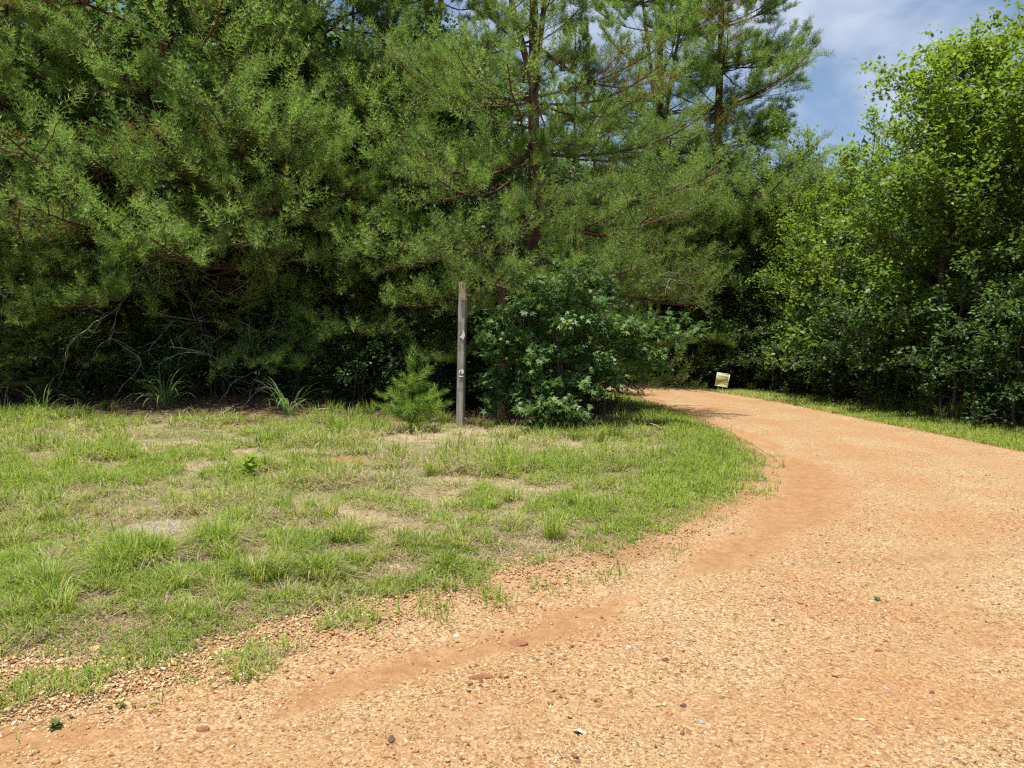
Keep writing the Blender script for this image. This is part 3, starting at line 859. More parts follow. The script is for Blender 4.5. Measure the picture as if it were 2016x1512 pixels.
pine(px(190, 18.0), 18.0, 4.8, 'small shaded pine beside the large reedy clump', 0, 2.1, 1.1, 1, 4, dead_lo=0.5, dead_hi=1.5)
pine(px(520, 18.2), 18.2, 5.0, 'small shaded pine behind the straw mound', 1, 2.6, 1.2, 1, 4, dead_lo=0.5, dead_hi=1.5)

# ------------------------------------------------------------------ broadleaf trees
LT = np.array([(0, 0, 0), (0.42, 0.36, 0.07), (1, 0, -0.06), (0.42, -0.36, 0.07)], float)
LF = np.array([(0, 1, 2), (0, 2, 3)])
def star_template():
    V = [(0.12, 0, 0)]
    for i, (ang, rr) in enumerate([(-2.2, 0.62), (-1.65, 0.3), (-1.05, 0.9), (-0.5, 0.36), (0, 1.0), (0.5, 0.36), (1.05, 0.9), (1.65, 0.3), (2.2, 0.62)]):
        V.append((0.12 + 0.62 * rr * math.cos(ang), 0.62 * rr * math.sin(ang), -0.05 * rr * rr + (0.03 if rr < 0.5 else 0)))
    return np.array(V), np.array([(0, i, i + 1) for i in range(1, 9)] + [(0, 9, 1)])
STV, STF = star_template()
def leaf_cloud(mb, P, D, size, rng, cols, tv=LT, tf=LF, up=1.1, wob=0.42):
    """leaves at P pointing along D"""
    n = len(P)
    nrm = unit(np.array([0, 0, up]) + rng.normal(0, wob, (n, 3)))
    d = unit(D + rng.normal(0, 0.4, (n, 3)))
    s = unit(np.cross(nrm, d)); nrm = np.cross(d, s)
    sz = size * rng.uniform(0.6, 1.2, n)
    V = P[:, None] + sz[:, None, None] * (tv[None, :, 0:1] * d[:, None] + tv[None, :, 1:2] * s[:, None] + tv[None, :, 2:3] * nrm[:, None])
    k = len(tv)
    mb.add(V.reshape(-1, 3), (tf[None] + np.arange(n)[:, None, None] * k).reshape(-1, 3), np.repeat(cols, k, 0))
def broad(seed, H, cb, Rad, nl, leaf, ncl, cA, cB, trunk_r=0.09, style='up', stems=1, per=9, tiny=0.15, star=False, mat=None):
    """one broadleaf tree: returns (trunk mesh, crown mesh)"""
    rng = np.random.RandomState(seed)
    wood = MB(); lf = MB(); tips = []; dirs = []
    for st in range(stems):
        k = np.linspace(0, 1, 10)
        off = rng.normal(0, 0.14, 2) if stems > 1 else np.zeros(2)
        tilt = rng.normal(0, 0.10 if stems > 1 else 0.03, 2)
        P = np.stack([off[0] + tilt[0] * k * H + np.cumsum(rng.normal(0, 0.03, 10)), off[1] + tilt[1] * k * H + np.cumsum(rng.normal(0, 0.03, 10)), k * H], 1)
        tube(wood, P, trunk_r * (1 - 0.88 * k) * (1 + 0.4 * np.exp(-k * 25)), 8)
        for i in range(nl // stems):
            u = (i + rng.rand()) / (nl // stems)
            h = cb + (H * 0.97 - cb) * u
            q = (h - cb) / (H - cb)
            prof = (math.sin(math.pi * min(1, (q * 0.82 + 0.16))) ** 0.8)
            Lb = Rad * prof * rng.uniform(0.65, 1.2) + 0.15
            az = i * 2.399 + rng.uniform(-0.6, 0.6)
            el = rng.uniform(0.35, 0.9) if style == 'up' else rng.uniform(-0.1, 0.45)
            b = np.array([np.interp(h, P[:, 2], P[:, 0]), np.interp(h, P[:, 2], P[:, 1]), h])
            d = np.array([math.cos(az) * math.cos(el), math.sin(az) * math.cos(el), math.sin(el)])
            kk = np.linspace(0, 1, 6)[:, None]
            Q = b + d * Lb * kk + np.array([0, 0, -0.22 if style != 'up' else -0.05]) * Lb * kk ** 2 + rng.normal(0, 0.03, (6, 3)) * kk
            tube(wood, Q, np.linspace(max(0.008, trunk_r * 0.32 * (1 - q * 0.6)), 0.004, 6), 5)
            m_ = max(3, int(ncl * (0.35 + Lb / Rad)))
            for j in range(m_):
                t = 0.25 + 0.75 * (j + rng.rand()) / m_
                p0 = np.array([np.interp(t, kk[:, 0], Q[:, a]) for a in range(3)])
                dd = unit(d * 0.6 + rng.normal(0, 0.65, 3) + np.array([0, 0, 0.15]))
                ln = rng.uniform(0.2, 0.55) * (0.45 + 0.25 * Rad)
                p1 = p0 + dd * ln
                tube(wood, [p0, (p0 + p1) / 2 + rng.normal(0, 0.02, 3), p1], [0.005, 0.004, 0.002], 3, cap=False)
                nn = per
                tq = rng.uniform(0.25, 1.05, nn)
                tips.append(p0 + (p1 - p0) * tq[:, None] + rng.normal(0, tiny * 0.5, (nn, 3)))
                dirs.append(np.tile(dd, (nn, 1)) + rng.normal(0, 0.6, (nn, 3)) + np.array([0, 0, -0.25]))
    Pn = np.concatenate(tips); Dn = np.concatenate(dirs); n = len(Pn)
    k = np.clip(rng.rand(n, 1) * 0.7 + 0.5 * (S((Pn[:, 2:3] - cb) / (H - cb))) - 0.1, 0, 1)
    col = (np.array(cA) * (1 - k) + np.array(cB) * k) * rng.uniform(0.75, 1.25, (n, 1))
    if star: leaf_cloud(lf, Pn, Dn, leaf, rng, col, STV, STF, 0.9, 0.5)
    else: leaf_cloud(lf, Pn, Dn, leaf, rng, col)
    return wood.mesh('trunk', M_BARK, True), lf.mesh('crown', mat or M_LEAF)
DG = (0.040, 0.085, 0.024); MG = (0.075, 0.145, 0.030); YG = (0.175, 0.245, 0.024); LG = (0.11, 0.19, 0.042)
PROTO = dict(
    tulip=broad(1, 9.0, 1.4, 2.8, 56, 0.125, 12, MG, YG, 0.10, 'up', 1, 19, 0.2),
    tulip2=broad(2, 8.5, 1.0, 2.5, 52, 0.12, 12, MG, YG, 0.09, 'up', 2, 19, 0.2),
    oak=broad(3, 9.0, 1.0, 2.9, 44, 0.12, 12, DG, MG, 0.12, 'flat', 1, 17, 0.2),
    oak2=broad(4, 8.0, 0.5, 2.6, 42, 0.115, 12, DG, LG, 0.10, 'flat', 1, 17, 0.2),
    slim=broad(5, 9.5, 1.6, 1.7, 34, 0.11, 10, DG, MG, 0.07, 'up', 1, 14, 0.18),
    shrub=broad(6, 2.6, 0.15, 1.4, 36, 0.09, 7, DG, MG, 0.03, 'flat', 3, 13, 0.12),
    shrub2=broad(7, 3.4, 0.2, 1.4, 34, 0.10, 7, DG, LG, 0.035, 'flat', 2, 13, 0.12),
    bright=broad(8, 3.0, 0.5, 1.1, 24, 0.10, 6, LG, YG, 0.03, 'flat', 1, 13, 0.12),
)
PH = dict(tulip=9.0, tulip2=8.5, oak=9.0, oak2=8.0, slim=9.5, shrub=2.6, shrub2=3.4, bright=3.0)
def tree(kind, x, y, H, label, cat='tree', group=None, name=None, wide=1.0, rz=None):
    tm, cm = PROTO[kind]
    r = tag(empty(name or ('leafy_shrub' if kind.startswith('shrub') or kind == 'bright' else 'broadleaf_tree'), (x, y, gz(x, y) - 0.05), prand.random() * 6.28 if rz is None else rz), label, cat, group)
    s = H / PH[kind]; r.scale = (s * wide, s * wide, s)
    link('trunk', tm, r); link('crown', cm, r)
    return r
# the named trees across the drive
tree('tulip', px(1840, 17.2), 17.2, zpx(45, 17.2) * 0.91, 'tall yellow green tree with forked trunk rising above the far verge', wide=1.15, rz=1.0)
tree('tulip2', px(1990, 16.4), 16.4, zpx(30, 16.4) * 0.93, 'yellow green tree at the right end of the far verge', wide=1.15, rz=2.0)
tree('tulip', px(1925, 18.6), 18.6, zpx(75, 18.6) * 0.93, 'yellow green tree standing between the two taller yellow green trees', wide=1.05, rz=4.0)
tree('tulip2', px(1668, 27), 27.0, zpx(262, 27), 'small yellow green tree in the gap below the sky', wide=0.9, rz=0.3)
tree('bright', px(1645, 21), 21.0, zpx(455, 21), 'bright lime green sapling among dark shrubs across the drive', 'sapling', rz=0.5, wide=1.0)
tree('oak2', px(1500, 28), 28.0, zpx(440, 28), 'dark rounded broadleaf tree right of the yard sign', rz=0.5)
tree('oak', px(1940, 19), 19.0, zpx(300, 19), 'glossy dark broadleaf tree below the yellow green crowns', rz=0.5)
tree('oak2', px(1720, 23), 23.0, zpx(330, 23), 'dark broadleaf tree left of the forked yellow green tree', rz=2.5)
SKY_X = [-600, 700, 760, 800, 860, 1000, 1100, 1350, 1450, 1540, 1650, 1700, 1750, 1800, 2016, 2600]
SKY_Y = [-250, -150, 120, 140, 0, 150, 200, 215, 340, 350, 350, 370, 330, 260, 220, 150]
def hmax(x, y):
    X = 1008 + 1466 * x / max(y, 1)
    return zpx(np.interp(X, SKY_X, SKY_Y), y) - 0.2
placed = []
LOOK = dict(oak='broad dark tree', oak2='bushy dark tree', slim='slender tree', tulip='yellow green tree', tulip2='yellow green tree', shrub='round leafy shrub', shrub2='upright leafy shrub', bright='lime green sapling')
def where(x, y):
    X = 1008 + 1466 * x / y
    if x > 8.2 and y < 27:
        d = 'low on the verge side' if y < 14 else ('behind the tall verge grass' if y < 19 else 'between the verge and the sign')
        return 'in the woods across the drive, ' + d
    zones = [(-900, 190, 'behind the leftmost pine'), (190, 460, 'behind the dark trunked pine'), (460, 760, 'behind the thin reedy clump'), (760, 960, 'behind the young pine and grey post'), (960, 1215, 'behind the gum thicket'), (1215, 1400, 'left of the yard sign beyond the bend'), (1400, 1560, 'behind the yard sign beyond the bend'), (1560, 9000, 'far right beyond the bend')]
    for a_, b_, t in zones:
        if a_ <= X < b_: return t + (', deep in the woods' if y > 33 else (', in the shade' if y > 22 else ', at the wood edge'))
def try_place(n, region, kinds, Hr, mind, edge=(0.6, 30), seed=1, shrubs=False):
    rr = random.Random(seed); c = 0; it = 0
    while c < n and it < n * 80:
        it += 1
        x = rr.uniform(*region[0]); y = rr.uniform(*region[1])
        if abs(x) > y * 0.70 + 2.0: continue
        f = float(forest_d(np.array([x]), np.array([y]))[0])
        if f < edge[0] or f > edge[1]: continue
        if any((x - a) ** 2 + (y - b) ** 2 < mind ** 2 for a, b, s in placed if s == shrubs): continue
        if abs(x + 1) < 1.0 and y < 16.5: continue
        H = min(rr.uniform(*Hr), hmax(x, y))
        if H < Hr[0] * 0.5: continue
        k = rr.choice(kinds)
        t = LOOK[k] + ' ' + where(x, y)
        tree(k, x, y, H, t, 'shrub' if shrubs else 'tree', t, wide=rr.uniform(0.95, 1.25))
        placed.append((x, y, shrubs)); c += 1
    return c
# shrubs filling the point of woods inside the bend
for i, (x, y, h) in enumerate([(0.9, 17.9, 2.6), (2.0, 17.2, 2.3), (-0.3, 18.4, 2.8), (1.9, 19.6, 2.6), (0.7, 21.2, 3.0), (2.1, 22.3, 2.6), (-0.6, 20.4, 2.8), (1.3, 24.2, 2.8), (-1.8, 17.6, 2.2), (-2.6, 18.6, 2.6), (-3.6, 17.4, 2.0)]):
    tree(['shrub', 'shrub2'][i % 2], x, y, h, ['round', 'upright'][i % 2] + ' leafy shrub in the dark behind the gum thicket' + (' and post' if x < -1 else ''), 'shrub', 'shrubs behind the thicket and post', wide=1.15)
    placed.append((x, y, True))
# woods left of the drive
try_place(22, ((-22, 3), (18, 27)), ['slim', 'oak', 'oak2', 'slim'], (9, 14), 1.7, (3.0, 9), 3)
try_place(40, ((-17, 3), (15.5, 27)), ['shrub', 'shrub2', 'shrub'], (1.5, 3.0), 1.15, (1.7, 7), 4, shrubs=True)
try_place(30, ((-32, 0), (26, 40)), ['oak', 'oak2', 'slim'], (12, 18), 2.0, (1.0, 14), 5)
try_place(22, ((-4, 12), (29, 44)), ['oak', 'oak2', 'slim'], (9, 13), 1.9, (1.0, 14), 15)
try_place(34, ((-26, 10), (27, 38)), ['shrub2', 'shrub'], (2.2, 3.8), 1.2, (0.7, 6), 6, shrubs=True)
# woods right of the drive
try_place(26, ((9, 26), (10, 38)), ['oak', 'oak2', 'slim', 'tulip2', 'tulip'], (6, 10), 1.7, (1.3, 10), 7)
try_place(46, ((9, 20), (7, 30)), ['shrub', 'shrub2', 'shrub2'], (1.6, 3.6), 0.95, (0.6, 4), 8, shrubs=True)

# ------------------------------------------------------------------ sweetgum thicket by the post: leaves as parts
def gum_leaf_mesh(c1):
    mb = MB(); V = STV * np.array([1, 1, 1]); mb.add(V, STF, c1); return mb.mesh('leaf', M_GUM)
GUML = [gum_leaf_mesh(c) for c in [(0.065, 0.125, 0.026), (0.085, 0.155, 0.03), (0.115, 0.19, 0.034), (0.20, 0.28, 0.04)]]
def gum(x, y, H, branches, label, nleaf, seed, dens=1.0, rz=0):
    """branches: list of (start height, end offset xyz, leaf stations)"""
    rng = np.random.RandomState(seed); rr = random.Random(seed)
    z0 = gz(x, y)
    r = tag(empty('sweetgum_sapling', (x, y, z0 - 0.03)), label, 'sapling')
    wood = MB(); k = np.linspace(0, 1, 8)
    P = np.stack([np.cumsum(rng.normal(0, 0.03, 8)), np.cumsum(rng.normal(0, 0.03, 8)), k * H], 1)
    tube(wood, P, np.linspace(0.035, 0.006, 8), 7)
    pts = []; drs = []
    for h, e, m_ in branches:
        b = np.array([np.interp(h, P[:, 2], P[:, 0]), np.interp(h, P[:, 2], P[:, 1]), h]); e = np.array(e)
        kk = np.linspace(0, 1, 7)[:, None]
        Q = b * (1 - kk) + e * kk + np.array([0, 0, 0.25]) * np.sin(kk * math.pi) * np.linalg.norm(e - b) * 0.4
        tube(wood, Q, np.linspace(0.013, 0.003, 7), 5)
        m_ = int(m_ * 3.4)
        for j in range(m_):
            t = 0.12 + 0.88 * (j + rng.rand()) / m_
            p0 = np.array([np.interp(t, kk[:, 0], Q[:, a]) for a in range(3)])
            d = unit((e - b) * 0.5 + rng.normal(0, 0.8, 3) * np.linalg.norm(e - b) * np.array([1, 1, 0.5]))
            p1 = p0 + d * rng.uniform(0.12, 0.42)
            tube(wood, [p0, p1], [0.004, 0.002], 3, cap=False)
            for q in range(6):
                tq = rng.uniform(0.2, 1.05)
                pts.append(p0 + (p1 - p0) * tq + rng.normal(0, 0.05, 3)); drs.append(unit(d + rng.normal(0, 0.6, 3) + np.array([0, 0, -0.5])))
    wood.build('trunk', M_BARK, r, True)
    pts = np.array(pts); drs = np.array(drs)
    # the leaves nearest the viewer are single parts, the inner mass is one crown
    order = np.argsort(pts[:, 1] - 0.15 * pts[:, 2])
    near = order[:nleaf]; rest = order[nleaf:]
    for i in near:
        nrm = unit(np.array([0, -0.55, 0.9]) + rng.normal(0, 0.45, 3)); d = drs[i]
        s = unit(np.cross(nrm, d)); nrm = np.cross(d, s)
        M = Matrix((Vector(d), Vector(s), Vector(nrm))).transposed().to_4x4()
        sz = rng.uniform(0.09, 0.175)
        o = link('leaf', GUML[rng.choice(4, p=[.35, .35, .22, .08])], r)
        o.matrix_local = Matrix.Translation(Vector(pts[i])) @ M @ Matrix.Scale(sz, 4)
    if len(rest):
        lf = MB(); n = len(rest); c = np.array([(0.065, 0.13, 0.034)]) * rng.uniform(0.7, 1.5, (n, 1))
        leaf_cloud(lf, pts[rest], drs[rest], 0.15, rng, c, STV, STF, 0.9, 0.5)
        lf.build('crown', M_GUM, r)
    return r
gum(0.95, 13.9, 2.6, [(2.2, (-0.8, -0.3, 2.3), 7), (1.9, (0.7, -0.5, 2.0), 9), (2.3, (0.35, -0.4, 3.0), 6), (2.2, (-0.5, -0.5, 2.75), 5), (1.4, (0.8, -0.5, 1.2), 10), (1.0, (0.55, -0.6, 0.7), 8), (1.3, (-0.6, -0.7, 1.3), 9), (0.8, (0.3, -0.7, 0.9), 7), (1.9, (0.0, -0.7, 1.9), 9), (2.1, (0.9, 0.1, 1.7), 8)],
    'dense star leaved gum sapling at the middle of the thicket', 150, 40)
gum(-0.05, 14.3, 2.3, [(1.9, (-0.3, -0.45, 1.95), 7), (1.6, (0.4, -0.5, 1.6), 7), (2.1, (0.2, -0.3, 2.2), 7), (1.2, (0.5, -0.6, 1.0), 8), (0.9, (-0.35, -0.4, 0.9), 9), (1.5, (-0.5, -0.5, 1.65), 8), (0.7, (-0.45, -0.5, 0.45), 6), (1.3, (-0.35, -0.4, 1.4), 6), (0.6, (0.1, -0.5, 0.5), 5)],
    'slender gum sapling between the brown post and the thicket', 60, 41)
gum(1.75, 14.2, 2.6, [(1.6, (1.5, -0.45, 1.7), 13), (1.4, (0.95, -0.5, 1.32), 9), (1.9, (1.75, -0.2, 1.95), 5), (1.7, (0.4, -0.5, 1.9), 9), (2.2, (0.1, 0.1, 2.6), 8), (0.9, (0.2, -0.6, 0.9), 7), (1.3, (1.2, -0.2, 1.05), 5)],
    'gum sapling reaching a leafy arm out towards the drive', 130, 42)
gum(0.62, 13.2, 0.75, [(0.5, (-0.35, -0.3, 0.42), 6), (0.5, (0.4, -0.35, 0.45), 7), (0.6, (0.1, -0.45, 0.5), 7), (0.4, (0.6, -0.1, 0.3), 7), (0.65, (0.0, 0, 0.8), 5), (0.4, (-0.1, -0.4, 0.2), 5)],
    'low gum seedling with drooping leaves in front of the thicket', 90, 43)
gum(0.9, 15.0, 3.2, [(2.6, (0.9, -0.3, 2.8), 9), (2.7, (-0.6, -0.3, 2.7), 9), (2.9, (0.1, 0.1, 3.3), 8), (2.2, (0.2, -0.8, 2.4), 9), (2.0, (1.0, 0, 2.1), 9), (1.6, (-0.8, 0, 1.8), 8)],
    'tallest gum sapling at the back of the thicket', 0, 44)

# ------------------------------------------------------------------ young pine by the post
def shoot_mesh(seed, L=0.4):
    rng = np.random.RandomState(seed); nd = MB()
    needle_brush(nd, np.array([[0, 0, 0.0]]), np.array([[0, 0, L]]), 16, 6, 0.18, 0.011, rng, np.array([0.14, 0.25, 0.03]), np.array([0.25, 0.36, 0.06]), 0, 0.55)
    w_ = MB(); tube(w_, [(0, 0, -0.05), (0, 0, L)], [0.006, 0.004], 5)
    return w_.mesh('shoot', M_TWIG), nd.mesh('needles', M_NEEDLE)
SH = [shoot_mesh(i) for i in (1, 2, 3)]
def young_pine(x, y, H, label):
    r = tag(empty('young_pine', (x, y, gz(x, y) - 0.02)), label, 'young pine')
    mb = MB(); tube(mb, [(0, 0, 0), (0.02, 0, H * 0.4), (0.01, 0, H * 0.7), (0.03, 0, H * 0.86)], [0.02, 0.015, 0.009, 0.006], 7); mb.build('trunk', M_TWIG, r, True)
    def sh(p, d, s):
        w_, n_ = SH[prand.randrange(3)]
        o = link('shoot', w_, r); o.location = p; o.rotation_euler = Vector(d).to_track_quat('Z', 'Y').to_euler(); o.scale = (s, s, s); link('needles', n_, o)
    sh((0.03, 0, H * 0.76), (0.05, 0, 1), 0.85)
    for lvl, (h, nn, out, up, s) in enumerate([(0.70, 4, 0.3, 0.9, 0.55), (0.55, 5, 0.7, 0.6, 0.95), (0.48, 5, 0.9, 0.3, 0.8), (0.36, 6, 1, 0.12, 1.1), (0.24, 6, 1, 0.1, 1.2), (0.12, 6, 1, 0.15, 0.9)]):
        for i in range(nn):
            a = i * 6.283 / nn + lvl * 0.7 + prand.uniform(-.3, .3)
            d = (out * math.cos(a) + 0.12, out * math.sin(a), up + prand.uniform(-0.15, 0.3))
            p = Vector((0.02, 0, H * h)); sh(p, d, s * prand.uniform(0.6, 1.25))
            if lvl >= 3:
                e = p + Vector(d).normalized() * 0.38 * s
                sh(e, (math.cos(a + 0.3), math.sin(a + 0.3), 0.5), 0.55 * s)
                sh(p + Vector(d).normalized() * 0.2, (math.cos(a - 0.7), math.sin(a - 0.7), 0.35), 0.6 * s)
yx, yy = gpx(808, 848)
young_pine(yx, yy, 1.5, 'bright green young pine standing left of the grey post')

# ------------------------------------------------------------------ posts
def wood_mat(name, c0, c1, c2):
    m, nt = newmat(name)
    tcn = N(nt, 'ShaderNodeTexCoord'); mpn = N(nt, 'ShaderNodeMapping'); mpn.inputs['Scale'].default_value = (38, 38, 1.3)
    L_(nt, tcn.outputs['Object'], mpn.inputs['Vector'])
    f = noise(nt, mpn.outputs[0], 1.0, 7, 0.65, 0.6); f2 = noise(nt, tcn.outputs['Object'], 3.0, 5, 0.6)
    col = ramp(nt, f, [(0.3, c0), (0.5, c1), (0.72, c2)])
    col = mixc(nt, ramp(nt, f2, [(0.52, 0.0), (0.66, 0.75)]), col, tuple(v * 0.42 for v in c1))
    p = N(nt, 'ShaderNodeBsdfPrincipled'); L_(nt, col, p.inputs['Base Color']); p.inputs['Roughness'].default_value = 0.85; p.inputs['Specular IOR Level'].default_value = 0.2
    b = N(nt, 'ShaderNodeBump'); b.inputs['Strength'].default_value = 0.6; b.inputs['Distance'].default_value = 0.006
    L_(nt, f, b.inputs['Height']); L_(nt, b.outputs[0], p.inputs['Normal'])
    o = N(nt, 'ShaderNodeOutputMaterial'); L_(nt, p.outputs[0], o.inputs[0])
    return m
M_GREY = wood_mat('weathered_wood', (0.13, 0.118, 0.10), (0.32, 0.295, 0.255), (0.45, 0.42, 0.365))
M_BROWN = wood_mat('brown_wood', (0.08, 0.04, 0.025), (0.20, 0.105, 0.065), (0.30, 0.17, 0.11))
M_TAN = wood_mat('tan_wood', (0.16, 0.10, 0.06), (0.34, 0.235, 0.145), (0.44, 0.32, 0.21))
M_WHITE = solid_mat('chipped_white_paint', (0.50, 0.48, 0.44), (0.78, 0.76, 0.72), 30, 0.7, 0.3, bump=0.2)
M_STEEL = solid_mat('dull_steel', (0.25, 0.24, 0.23), (0.5, 0.48, 0.46), 20, 0.45, 0.5, bump=0.1)
def post(x, y, H, wd, mat, label, rz, tilt):
    r = tag(empty('wooden_post', (x, y, gz(x, y) - 0.1)), label, 'post')
    r.rotation_euler = (tilt[1], tilt[0], rz)
    import bmesh
    bm = bmesh.new(); bmesh.ops.create_cube(bm, size=1)
    bmesh.ops.scale(bm, vec=(wd, wd, H), verts=bm.verts); bmesh.ops.translate(bm, vec=(0, 0, H / 2), verts=bm.verts)
    bmesh.ops.subdivide_edges(bm, edges=[e for e in bm.edges if abs(e.verts[0].co.z - e.verts[1].co.z) > H / 2], cuts=14)
    bmesh.ops.bevel(bm, geom=[e for e in bm.edges if abs(e.verts[0].co.z - e.verts[1].co.z) > 0.01 or e.verts[0].co.z > H - 0.01 and e.verts[1].co.z > H - 0.01], offset=wd * 0.06, segments=2, affect='EDGES')
    rr = random.Random(3)
    lv = {}
    for v in bm.verts:
        k = round(v.co.z * 4)
        if k not in lv: lv[k] = (rr.uniform(-1, 1) * 0.004, rr.uniform(-1, 1) * 0.004)
        v.co.x += lv[k][0] + rr.uniform(-.0015, .0015); v.co.y += lv[k][1] + rr.uniform(-.0015, .0015)
        if v.co.z > H - 0.03: v.co.z += rr.uniform(-0.006, 0.006)
    me = bpy.data.meshes.new('shaft'); bm.to_mesh(me); bm.free(); me.materials.append(mat)
    link('shaft', me, r)
    return r
def prism(mb, pts, y0, y1, col=(1, 1, 1)):
    n = len(pts)
    V = [(a, y0, b) for a, b in pts] + [(a, y1, b) for a, b in pts]
    mb.add(V, [(i, (i + 1) % n, n + (i + 1) % n, n + i) for i in range(n)], col)
    mb.add(V, [(0, i, i + 1) for i in range(1, n - 1)] + [(n, n + i + 1, n + i) for i in range(1, n - 1)], col)
a, b_ = gpx(906, 838)
PD = b_; PH_ = zpx(557, PD) - gz(a, b_) + 0.1
wd = 16.0 / 1466 * PD * 0.86
gp = post(a, b_, PH_, wd, M_GREY, 'tall grey weathered square post with torn white tags', R(-14), (0.024, 0.0))
mb = MB(); q = wd / 2
prism(mb, [(-0.005 * 1, PH_ - 0.30), (0.10, PH_ - 0.31), (0.075, PH_ - 0.03), (0.055, PH_ + 0.0), (0.0, PH_ - 0.01)], -q - 0.042, -q - 0.004)
br = mb.build('bracket_board', M_TAN, gp); br['label'] = 'tan tapered board nailed to the top of the post'
mb = MB(); tube(mb, [(0.03, -q - 0.05, PH_ - 0.05), (0.03, -q - 0.03, PH_ - 0.05)], [0.018, 0.02], 8); mb.build('nail', M_STEEL, br)
mb = MB(); prism(mb, [(-0.02, PH_ - 0.335), (0.12, PH_ - 0.325), (0.125, PH_ - 0.31), (-0.01, PH_ - 0.312)], -q - 0.05, -q - 0.002); mb.build('ledge', M_TAN, br)
mb = MB(); tube(mb, [(q, -q * 0.6, PH_ - 0.235), (q + 0.09, -q * 0.62, PH_ - 0.24)], [0.01, 0.008], 6); mb.build('bolt', M_STEEL, gp)
z1 = zpx(660, PD) - gz(a, b_) + 0.1
mb = MB(); prism(mb, [(-0.02, z1 - 0.03), (0.05, z1 - 0.08), (0.078, z1 - 0.02), (0.07, z1 + 0.05), (0.035, z1 + 0.09), (0.03, z1 + 0.02)], -q - 0.012, -q - 0.003)
tg = mb.build('torn_tag', M_WHITE, gp); tg['label'] = 'torn white tag nailed half way up the post'
z2 = zpx(735, PD) - gz(a, b_) + 0.1
fr = MB()
for (u0, u1, v0, v1) in [(-0.02, 0.065, -0.065, -0.045), (-0.02, 0.065, 0.05, 0.065), (-0.02, -0.008, -0.045, 0.05), (0.05, 0.065, -0.045, 0.05)]:
    box_bm(fr, ((u0 + u1) / 2, -q - 0.008, z2 + (v0 + v1) / 2), (u1 - u0, 0.012, v1 - v0), bev=0.002)
prism(fr, [(0.015, z2 - 0.0), (0.05, z2 - 0.005), (0.05, z2 + 0.09), (0.03, z2 + 0.075)], -q - 0.02, -q - 0.003)
lf_ = fr.build('latch_plate', M_WHITE, gp); lf_['label'] = 'white rectangular latch plate'
a2, b2 = px(986, 15.4), 15.4
H2 = zpx(570, b2) - gz(a2, b2) + 0.1
bp = post(a2, b2, H2, 0.15, M_BROWN, 'brown square post half hidden by gum leaves', R(8), (0.01, 0))
z3 = zpx(655, b2) - gz(a2, b2) + 0.1
mb = MB(); prism(mb, [(-0.01, z3 - 0.12), (0.03, z3 - 0.13), (0.045, z3 + 0.0), (0.035, z3 + 0.12), (-0.005, z3 + 0.1), (0.01, z3)], -0.09, -0.079)
t2 = mb.build('torn_tag', M_WHITE, bp); t2['label'] = 'torn white strip nailed to the brown post'
z4 = zpx(735, b2) - gz(a2, b2) + 0.1
mb = MB(); tube(mb, [(-0.07, -0.085, z4 - 0.03), (-0.04, -0.10, z4 - 0.03), (-0.02, -0.10, z4 + 0.02), (0.0, -0.09, z4 + 0.06), (0.03, -0.085, z4 + 0.06)], 0.007, 6); mb.build('hook', M_WHITE, bp)

# ------------------------------------------------------------------ yard sign across the drive
sx, sy = 7.05, 25.2
m, nt = newmat('sign_plastic')
p = N(nt, 'ShaderNodeBsdfPrincipled'); p.inputs['Base Color'].default_value = (0.60, 0.60, 0.28, 1); p.inputs['Roughness'].default_value = 0.45
t = N(nt, 'ShaderNodeBsdfTranslucent'); t.inputs['Color'].default_value = (0.60, 0.62, 0.28, 1)
ms = N(nt, 'ShaderNodeMixShader'); ms.inputs[0].default_value = 0.3
L_(nt, p.outputs[0], ms.inputs[1]); L_(nt, t.outputs[0], ms.inputs[2])
o = N(nt, 'ShaderNodeOutputMaterial'); L_(nt, ms.outputs[0], o.inputs[0]); M_SIGN = m
M_SIGNW = solid_mat('sign_border', (0.72, 0.72, 0.62), (0.8, 0.8, 0.72), 10, 0.5, 0.3, bump=0)
M_INK = solid_mat('dark_ink', (0.03, 0.028, 0.01), (0.06, 0.05, 0.015), 10, 0.6, 0.2, bump=0)
sg = tag(empty('yard_sign', (sx, sy, gz(sx, sy) - 0.02), R(-6)), 'small tilted yellow yard sign on wire legs at the bend', 'yard sign')
sg.rotation_euler = (R(4), R(9.5), R(-6))
SW, SHh, SB = 0.43, 0.46, 0.20
mb = MB(); box_bm(mb, (0, 0, SB + SHh / 2), (SW, 0.006, SHh), bev=0.001); pn = mb.build('panel', M_SIGN, sg)
mb = MB()
for (cx, cz, ww, hh) in [(0, SB + 0.012, SW, 0.024), (0, SB + SHh - 0.012, SW, 0.024), (-SW / 2 + 0.01, SB + SHh / 2, 0.02, SHh - 0.05), (SW / 2 - 0.01, SB + SHh / 2, 0.02, SHh - 0.05)]:
    box_bm(mb, (cx, -0.0045, cz), (ww, 0.003, hh))
mb.build('border', M_SIGNW, pn)
for s in (-0.09, 0.06):
    mb = MB(); tube(mb, [(s, 0, -0.05), (s, 0, SB + 0.05)], 0.006, 6); mb.build('leg', M_STEEL, sg)
tx = bpy.data.curves.new('lettering', 'FONT'); tx.body = 'Weichert'; tx.size = 0.098; tx.align_x = 'CENTER'; tx.extrude = 0.001; tx.offset = 0.001
tx.materials.append(M_INK)
to_ = bpy.data.objects.new('lettering_source', tx); C.objects.link(to_)
dg = bpy.context.evaluated_depsgraph_get(); tme = bpy.data.meshes.new_from_object(to_.evaluated_get(dg)); bpy.data.objects.remove(to_)
to = link('lettering', tme, pn); to.location = (0, -0.0055, SB + 0.315); to.rotation_euler = (math.pi / 2, 0, 0)
mb = MB(); rr = random.Random(8)
